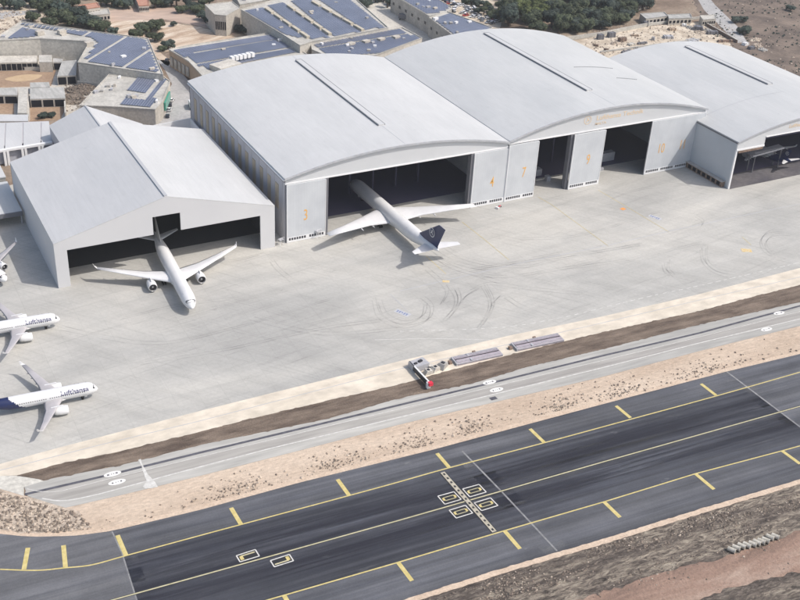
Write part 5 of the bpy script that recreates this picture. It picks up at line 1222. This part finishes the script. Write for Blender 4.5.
def tree(px, py, r, h, lm='leaf', label='', group=None, name='tree', cat='tree', ground=None):
    c = ground or G(px, py); zn = None; t = thing(name, (c.x, c.y, -.02), random.random()*6.28, label, cat, group)
    o = bpy.data.objects.new('trunk', tkm); S.collection.objects.link(o); o.parent = t; o.scale = (h, h, h*.8)
    o = bpy.data.objects.new('crown', crowns[lm, random.randrange(3)]); S.collection.objects.link(o); o.parent = t
    cz = h-r*.85 if h > r*1.6 else h*.42
    o.location = (0, 0, cz); o.scale = (r*random.uniform(.9, 1.1), r*random.uniform(.9, 1.1), min(r*.95, cz*1.25)); return t
random.seed(21)
GA, GB, GC = 'trees in the grove at top left', 'trees in the belt along the top', 'trees in the dark forest at the top right'
# grove top left (base pixels)
for px, py, r, h in ((33, 22, 5, 9), (40, 12, 5, 9), (38, 6, 5, 9), (50, 10, 6, 11), (55, 20, 6, 10), (50, 27, 5, 9), (62, 14, 7, 12), (66, 22, 6, 11), (72, 26, 6, 10), (73, 8, 6, 11), (80, 20, 7, 12), (84, 27, 6, 10), (92, 27, 6, 11), (97, 31, 6, 10), (104, 32, 6, 10), (112, 35, 4.5, 7), (44, 0, 6, 10), (60, 2, 6, 11), (30, 2, 5, 8), (88, 17, 4, 7)):
    tree(px, py, r*1.0, h*.85, random.choice(['leaf', 'leaf', 'leaf_b']), 'olive tree beyond L-shaped solar building, '+('close to its roof edge' if py > 18 else 'mid grove' if py > 7 else 'at the back')+(', left side' if px < 60 else ', right side'), GA)
for px, py, r, h, lab in ((137, 38, 4.5, 7, 'lower left tree of clump behind solar building corner'), (143, 33, 5, 8, 'upper left tree of clump behind solar building corner'), (151, 32, 6, 9, 'biggest tree of clump in the limestone field'), (158, 30, 5, 8, 'tallest right-hand tree of clump in limestone field'), (155, 41, 5, 7, 'front tree of clump beside limestone field')): tree(px, py, r*1.1, h*.95, 'leaf', lab, None)
tree(173, 26, 2.8, 3.5, 'leaf_b', 'small lone shrub on the red field edge', None, 'shrub', 'shrub'); tree(168, 49, 4.6, 6.5, 'leaf_b', 'round dark tree beside the sandy lane end', None); tree(162, 51, 3, 4, 'leaf', 'low dark bush left of the round tree', None, 'bush', 'bush')
def belt_label(px, py):
    return 'dark belt tree beyond red field, %s terracotta house, %s' % ('left of' if px < 134 else 'just right of' if px < 165 else 'far right of', 'at its front' if py > -2 else 'behind')
BP = [(100+k*4.4+random.uniform(-2, 2), random.uniform(-14, 2)) for k in range(26)]
def bp(k): return BP[k]
for k in range(40):
    px = 4+k*5.4; 
    if 132 < px < 150: continue
    py = (9 if px < 60 else 10 if px > 100 else 3)-random.uniform(0, 5)-(4 if 60 < px < 100 else 0)
    if 75 < px < 112 and py > 0: py -= 3
    if px > 180: py = 12+(px-180)*.05+random.uniform(-6, 2)
    if px < 30: py = 10+random.uniform(-2, 0); 
    if px < 26 and k > 3: continue
    tree(px, py, random.uniform(3.5, 5.5), random.uniform(6, 9), random.choice(['leaf_b', 'leaf']), belt_label(px, py), GB)
for k in range(26): tree(*bp(k), random.uniform(4, 6), random.uniform(8, 11), random.choice(['leaf_b', 'leaf_b', 'leaf']), belt_label(*bp(k)), GB)
for px, py, r, lm, lab in ((198, 14, 5, 'leaf', 'tall tree at the left end of tree group by factory wall'), (205, 20, 5, 'leaf_b', 'tree in front of the pale block by the factory'), (212, 26, 5, 'leaf_b', 'dark tree nearest to the limestone field corner'), (222, 24, 3, 'leaf', 'small tree against the pale factory block'), (238, 32, 4, 'leaf_b', 'left green tree against the factory side wall'), (246, 33, 4.5, 'leaf_b', 'middle green tree against the factory side wall'), (254, 33, 4, 'leaf_b', 'right green tree against the factory side wall')): tree(px, py, r, r*1.4, lm, lab)
for k in range(16): tree(356+k*3.4+random.uniform(-1, 1), 10+random.uniform(-9, 0)-k*.25, random.uniform(3, 4.5), random.uniform(5, 8), 'leaf_b', 'dark tree in the row behind the factory courtyard', 'trees behind the factory courtyard')
for k in range(22):
    u = k/21; tree(462+u*42+random.uniform(-3, 3), 2+u*18+random.uniform(-6, 4), random.uniform(2.5, 4), random.uniform(4, 6), random.choice(['leaf_b', 'leaf']), 'green tree in the hedge behind the scrapyard, '+('far end' if u < .3 else 'middle' if u < .65 else 'end near the arched roof'), 'trees in the hedge behind the scrapyard')
# forest
def forest_label(px, py):
    a = 'left part' if px < 545 else 'middle part' if px < 595 else 'right part'
    b_ = 'front edge nearest hangar roofs' if py > 22 else 'in the front half' if py > 10 else 'in the back half' if py > -2 else 'at the far back'
    return 'dark forest tree, %s, %s' % (a, b_)
n = 0; pts = []
while n < 190:
    px, py = random.uniform(498, 652), random.uniform(-26, 42)
    lim = 42-(px-555)*.17 if px > 555 else 28+(px-500)*.25
    if px > 630: lim = 22-(px-630)*.4
    if py > lim-4: continue
    g_ = G(px, py)
    if any((g_-q).length < 4.6 for q in pts): 
        n += .1; continue
    pts.append(g_); n += 1
    lm = 'leaf_y' if (512 < px < 545 and 0 < py < 22 and random.random() < .8) else random.choice(['leaf', 'leaf_b', 'leaf'])
    tree(0, 0, random.uniform(5, 7.5), random.uniform(8, 13), lm, ('yellow-green tree at the left of the dark forest' if lm == 'leaf_y' else forest_label(px, py)), GC if lm != 'leaf_y' else 'yellow-green trees in the forest', ground=g_)
for px, py, r, lab in ((735, 23, 4.2, 'upper left bush beside country road'), (742, 22, 4.0, 'upper right bush beside the country road'), (746, 34, 5.2, 'large round bush below the other two by the road'), (740, 33, 3.6, 'small bush on left of the large round one'), (647, 8, 4.5, 'green bush between the forest and white house'), (790, 11, 4, 'bush at the top right corner by red patch')): tree(px, py, r, r*1.25, 'leaf_b', lab, None, 'bush', 'bush')
for px, py, r, lab in ((44, 118, 3.0, 'left dark bush in the brown shed yard'), (51, 117, 2.6, 'right dark bush in the brown shed yard'), (25, 122, 1.6, 'tiny bush behind the blue-grey roofs'), (150, 118, 2.4, 'green bush in front of the terrace building'), (113, 106, 2.2, 'dark bush on the corner of terrace building')): tree(px, py, r, r*1.1, 'leaf_b', lab, None, 'bush', 'bush')

# ================================================================== STONES (uncountable)
def stones(name, pts_fn, n, smin, smax, m, label, dark=False):
    mb = MB()
    for i in range(n):
        p = pts_fn()
        if p is None: continue
        s = smin+(smax-smin)*random.random()**2.2; vs = []
        for u in ((1, 0, 0), (0, 1, 0), (-1, 0, 0), (0, -1, 0), (0, 0, .8), (0, 0, -.3)): vs.append((p.x+u[0]*s*random.uniform(.6, 1.3), p.y+u[1]*s*random.uniform(.5, 1.1), .05+s*.15+u[2]*s*random.uniform(.6, 1.1)))
        mb.add(vs, [(0, 1, 4), (1, 2, 4), (2, 3, 4), (3, 0, 4), (1, 0, 5), (2, 1, 5), (3, 2, 5), (0, 3, 5)])
    return mb.build(name, m, kind='stuff', label=label, category='stones')
def clump():   # on the sand strip, clumps nearer to the taxiway
    px = random.choice([random.gauss(233, 14), random.gauss(335, 16), random.gauss(415, 12), random.gauss(470, 10), random.gauss(560, 12), random.gauss(620, 14), random.gauss(700, 22), random.uniform(60, 800), random.uniform(180, 800)])
    if px < 100: return None
    yt = 531-(px-112)*.2625 if px < 600 else 405-(px-600)*.255
    py = yt-3-abs(random.gauss(0, 1))*9
    if py < yt-26: return None
    return G(px, py)
stones('dark_stones', clump, 1150, .08, .55, 'stone_d', 'dark stones scattered in clumps over the sand strip')
stones('pale_stones', clump, 500, .12, .6, 'stone', 'pale stones scattered in clumps over the sand strip')
rp = [(0, 491), (26, 499), (60, 509), (80, 513), (94, 529), (60, 532), (20, 533), (0, 529), (-30, 520), (-30, 486)]
def rub():
    for _ in range(20):
        q = (random.uniform(-30, 94), random.uniform(486, 533))
        if inpoly(q, rp): return G(*q)
stones('dark_rubble', rub, 900, .1, .7, 'stone_d', 'dark rubble on the bank at lower left'); stones('pale_rubble', rub, 500, .1, .7, 'stone', 'pale rubble on the bank at lower left')
def low():
    for _ in range(6):
        px = random.uniform(405, 800); yb = 601-(px-400)*.304; q = yb+6+abs(random.gauss(0, 1))*26; g = G(px, q)
        if q < 620 and noise.noise(Vector((g.x*.06, g.y*.22, 5)))+random.uniform(-.25, .25) > .05: return g
stones('dark_ground_rubble', low, 1500, .08, .5, 'stone_d', 'dark rubble over ground below the taxiway'); stones('pale_ground_rubble', low, 700, .06, .4, 'stone', 'pale rubble over ground below the taxiway')
def hill():
    px = random.uniform(640, 830); return G(px, random.uniform(-10, 110)) if px > 735 else None
stones('hillside_stones', hill, 500, .2, 1.0, 'stone', 'pale stones over the scrub hillside')

def site():
    px = random.uniform(585, 735); return G(px, random.uniform(24, 58))
stones('site_rubble', site, 700, .2, .9, 'stone_d', 'dark debris over the building site'); stones('pale_site_rubble', site, 500, .2, .9, 'stone', 'pale debris over the building site')
def yard():
    return G(random.uniform(64, 94), random.uniform(84, 112))
stones('yard_rubble', yard, 350, .2, .8, 'stone_d', 'dark debris between the sheds and the terrace building')

def quarry():
    return G(random.uniform(-5, 62), random.uniform(-2, 36))
stones('quarry_rubble', quarry, 500, .25, 1.3, 'stone', 'pale boulders over the quarry ground at top left'); stones('dark_quarry_rubble', quarry, 350, .25, 1.1, 'stone_d', 'dark boulders over the quarry ground at top left')
def scrub_tufts():
    px = random.uniform(640, 830); g = G(px, random.uniform(-15, 110)); return g if px > 700+random.uniform(-10, 30) and noise.noise(Vector((g.x*.03, g.y*.03, 2))) > -.1 else None
stones('scrub_tufts', scrub_tufts, 2200, .3, 1.3, 'leaf_b', 'low dark scrub tufts over the hillside'); 
# light haze over the whole place
hm = bpy.data.materials.new('haze'); hm.use_nodes = True; ht = hm.node_tree
ht.nodes.remove(ht.nodes['Principled BSDF']); pv = ht.nodes.new('ShaderNodeVolumePrincipled')
pv.inputs['Color'].default_value = (.92, .94, .97, 1); pv.inputs['Density'].default_value = HAZE; pv.inputs['Anisotropy'].default_value = .2
ht.links.new(pv.outputs[0], ht.nodes['Material Output'].inputs['Volume'])
mb = MB(); mb.bb(-6500, 8500, -6500, 9500, -1.2, 215); mb.build('haze', hm, kind='stuff', label='thin pale haze over the whole airfield', category='haze')
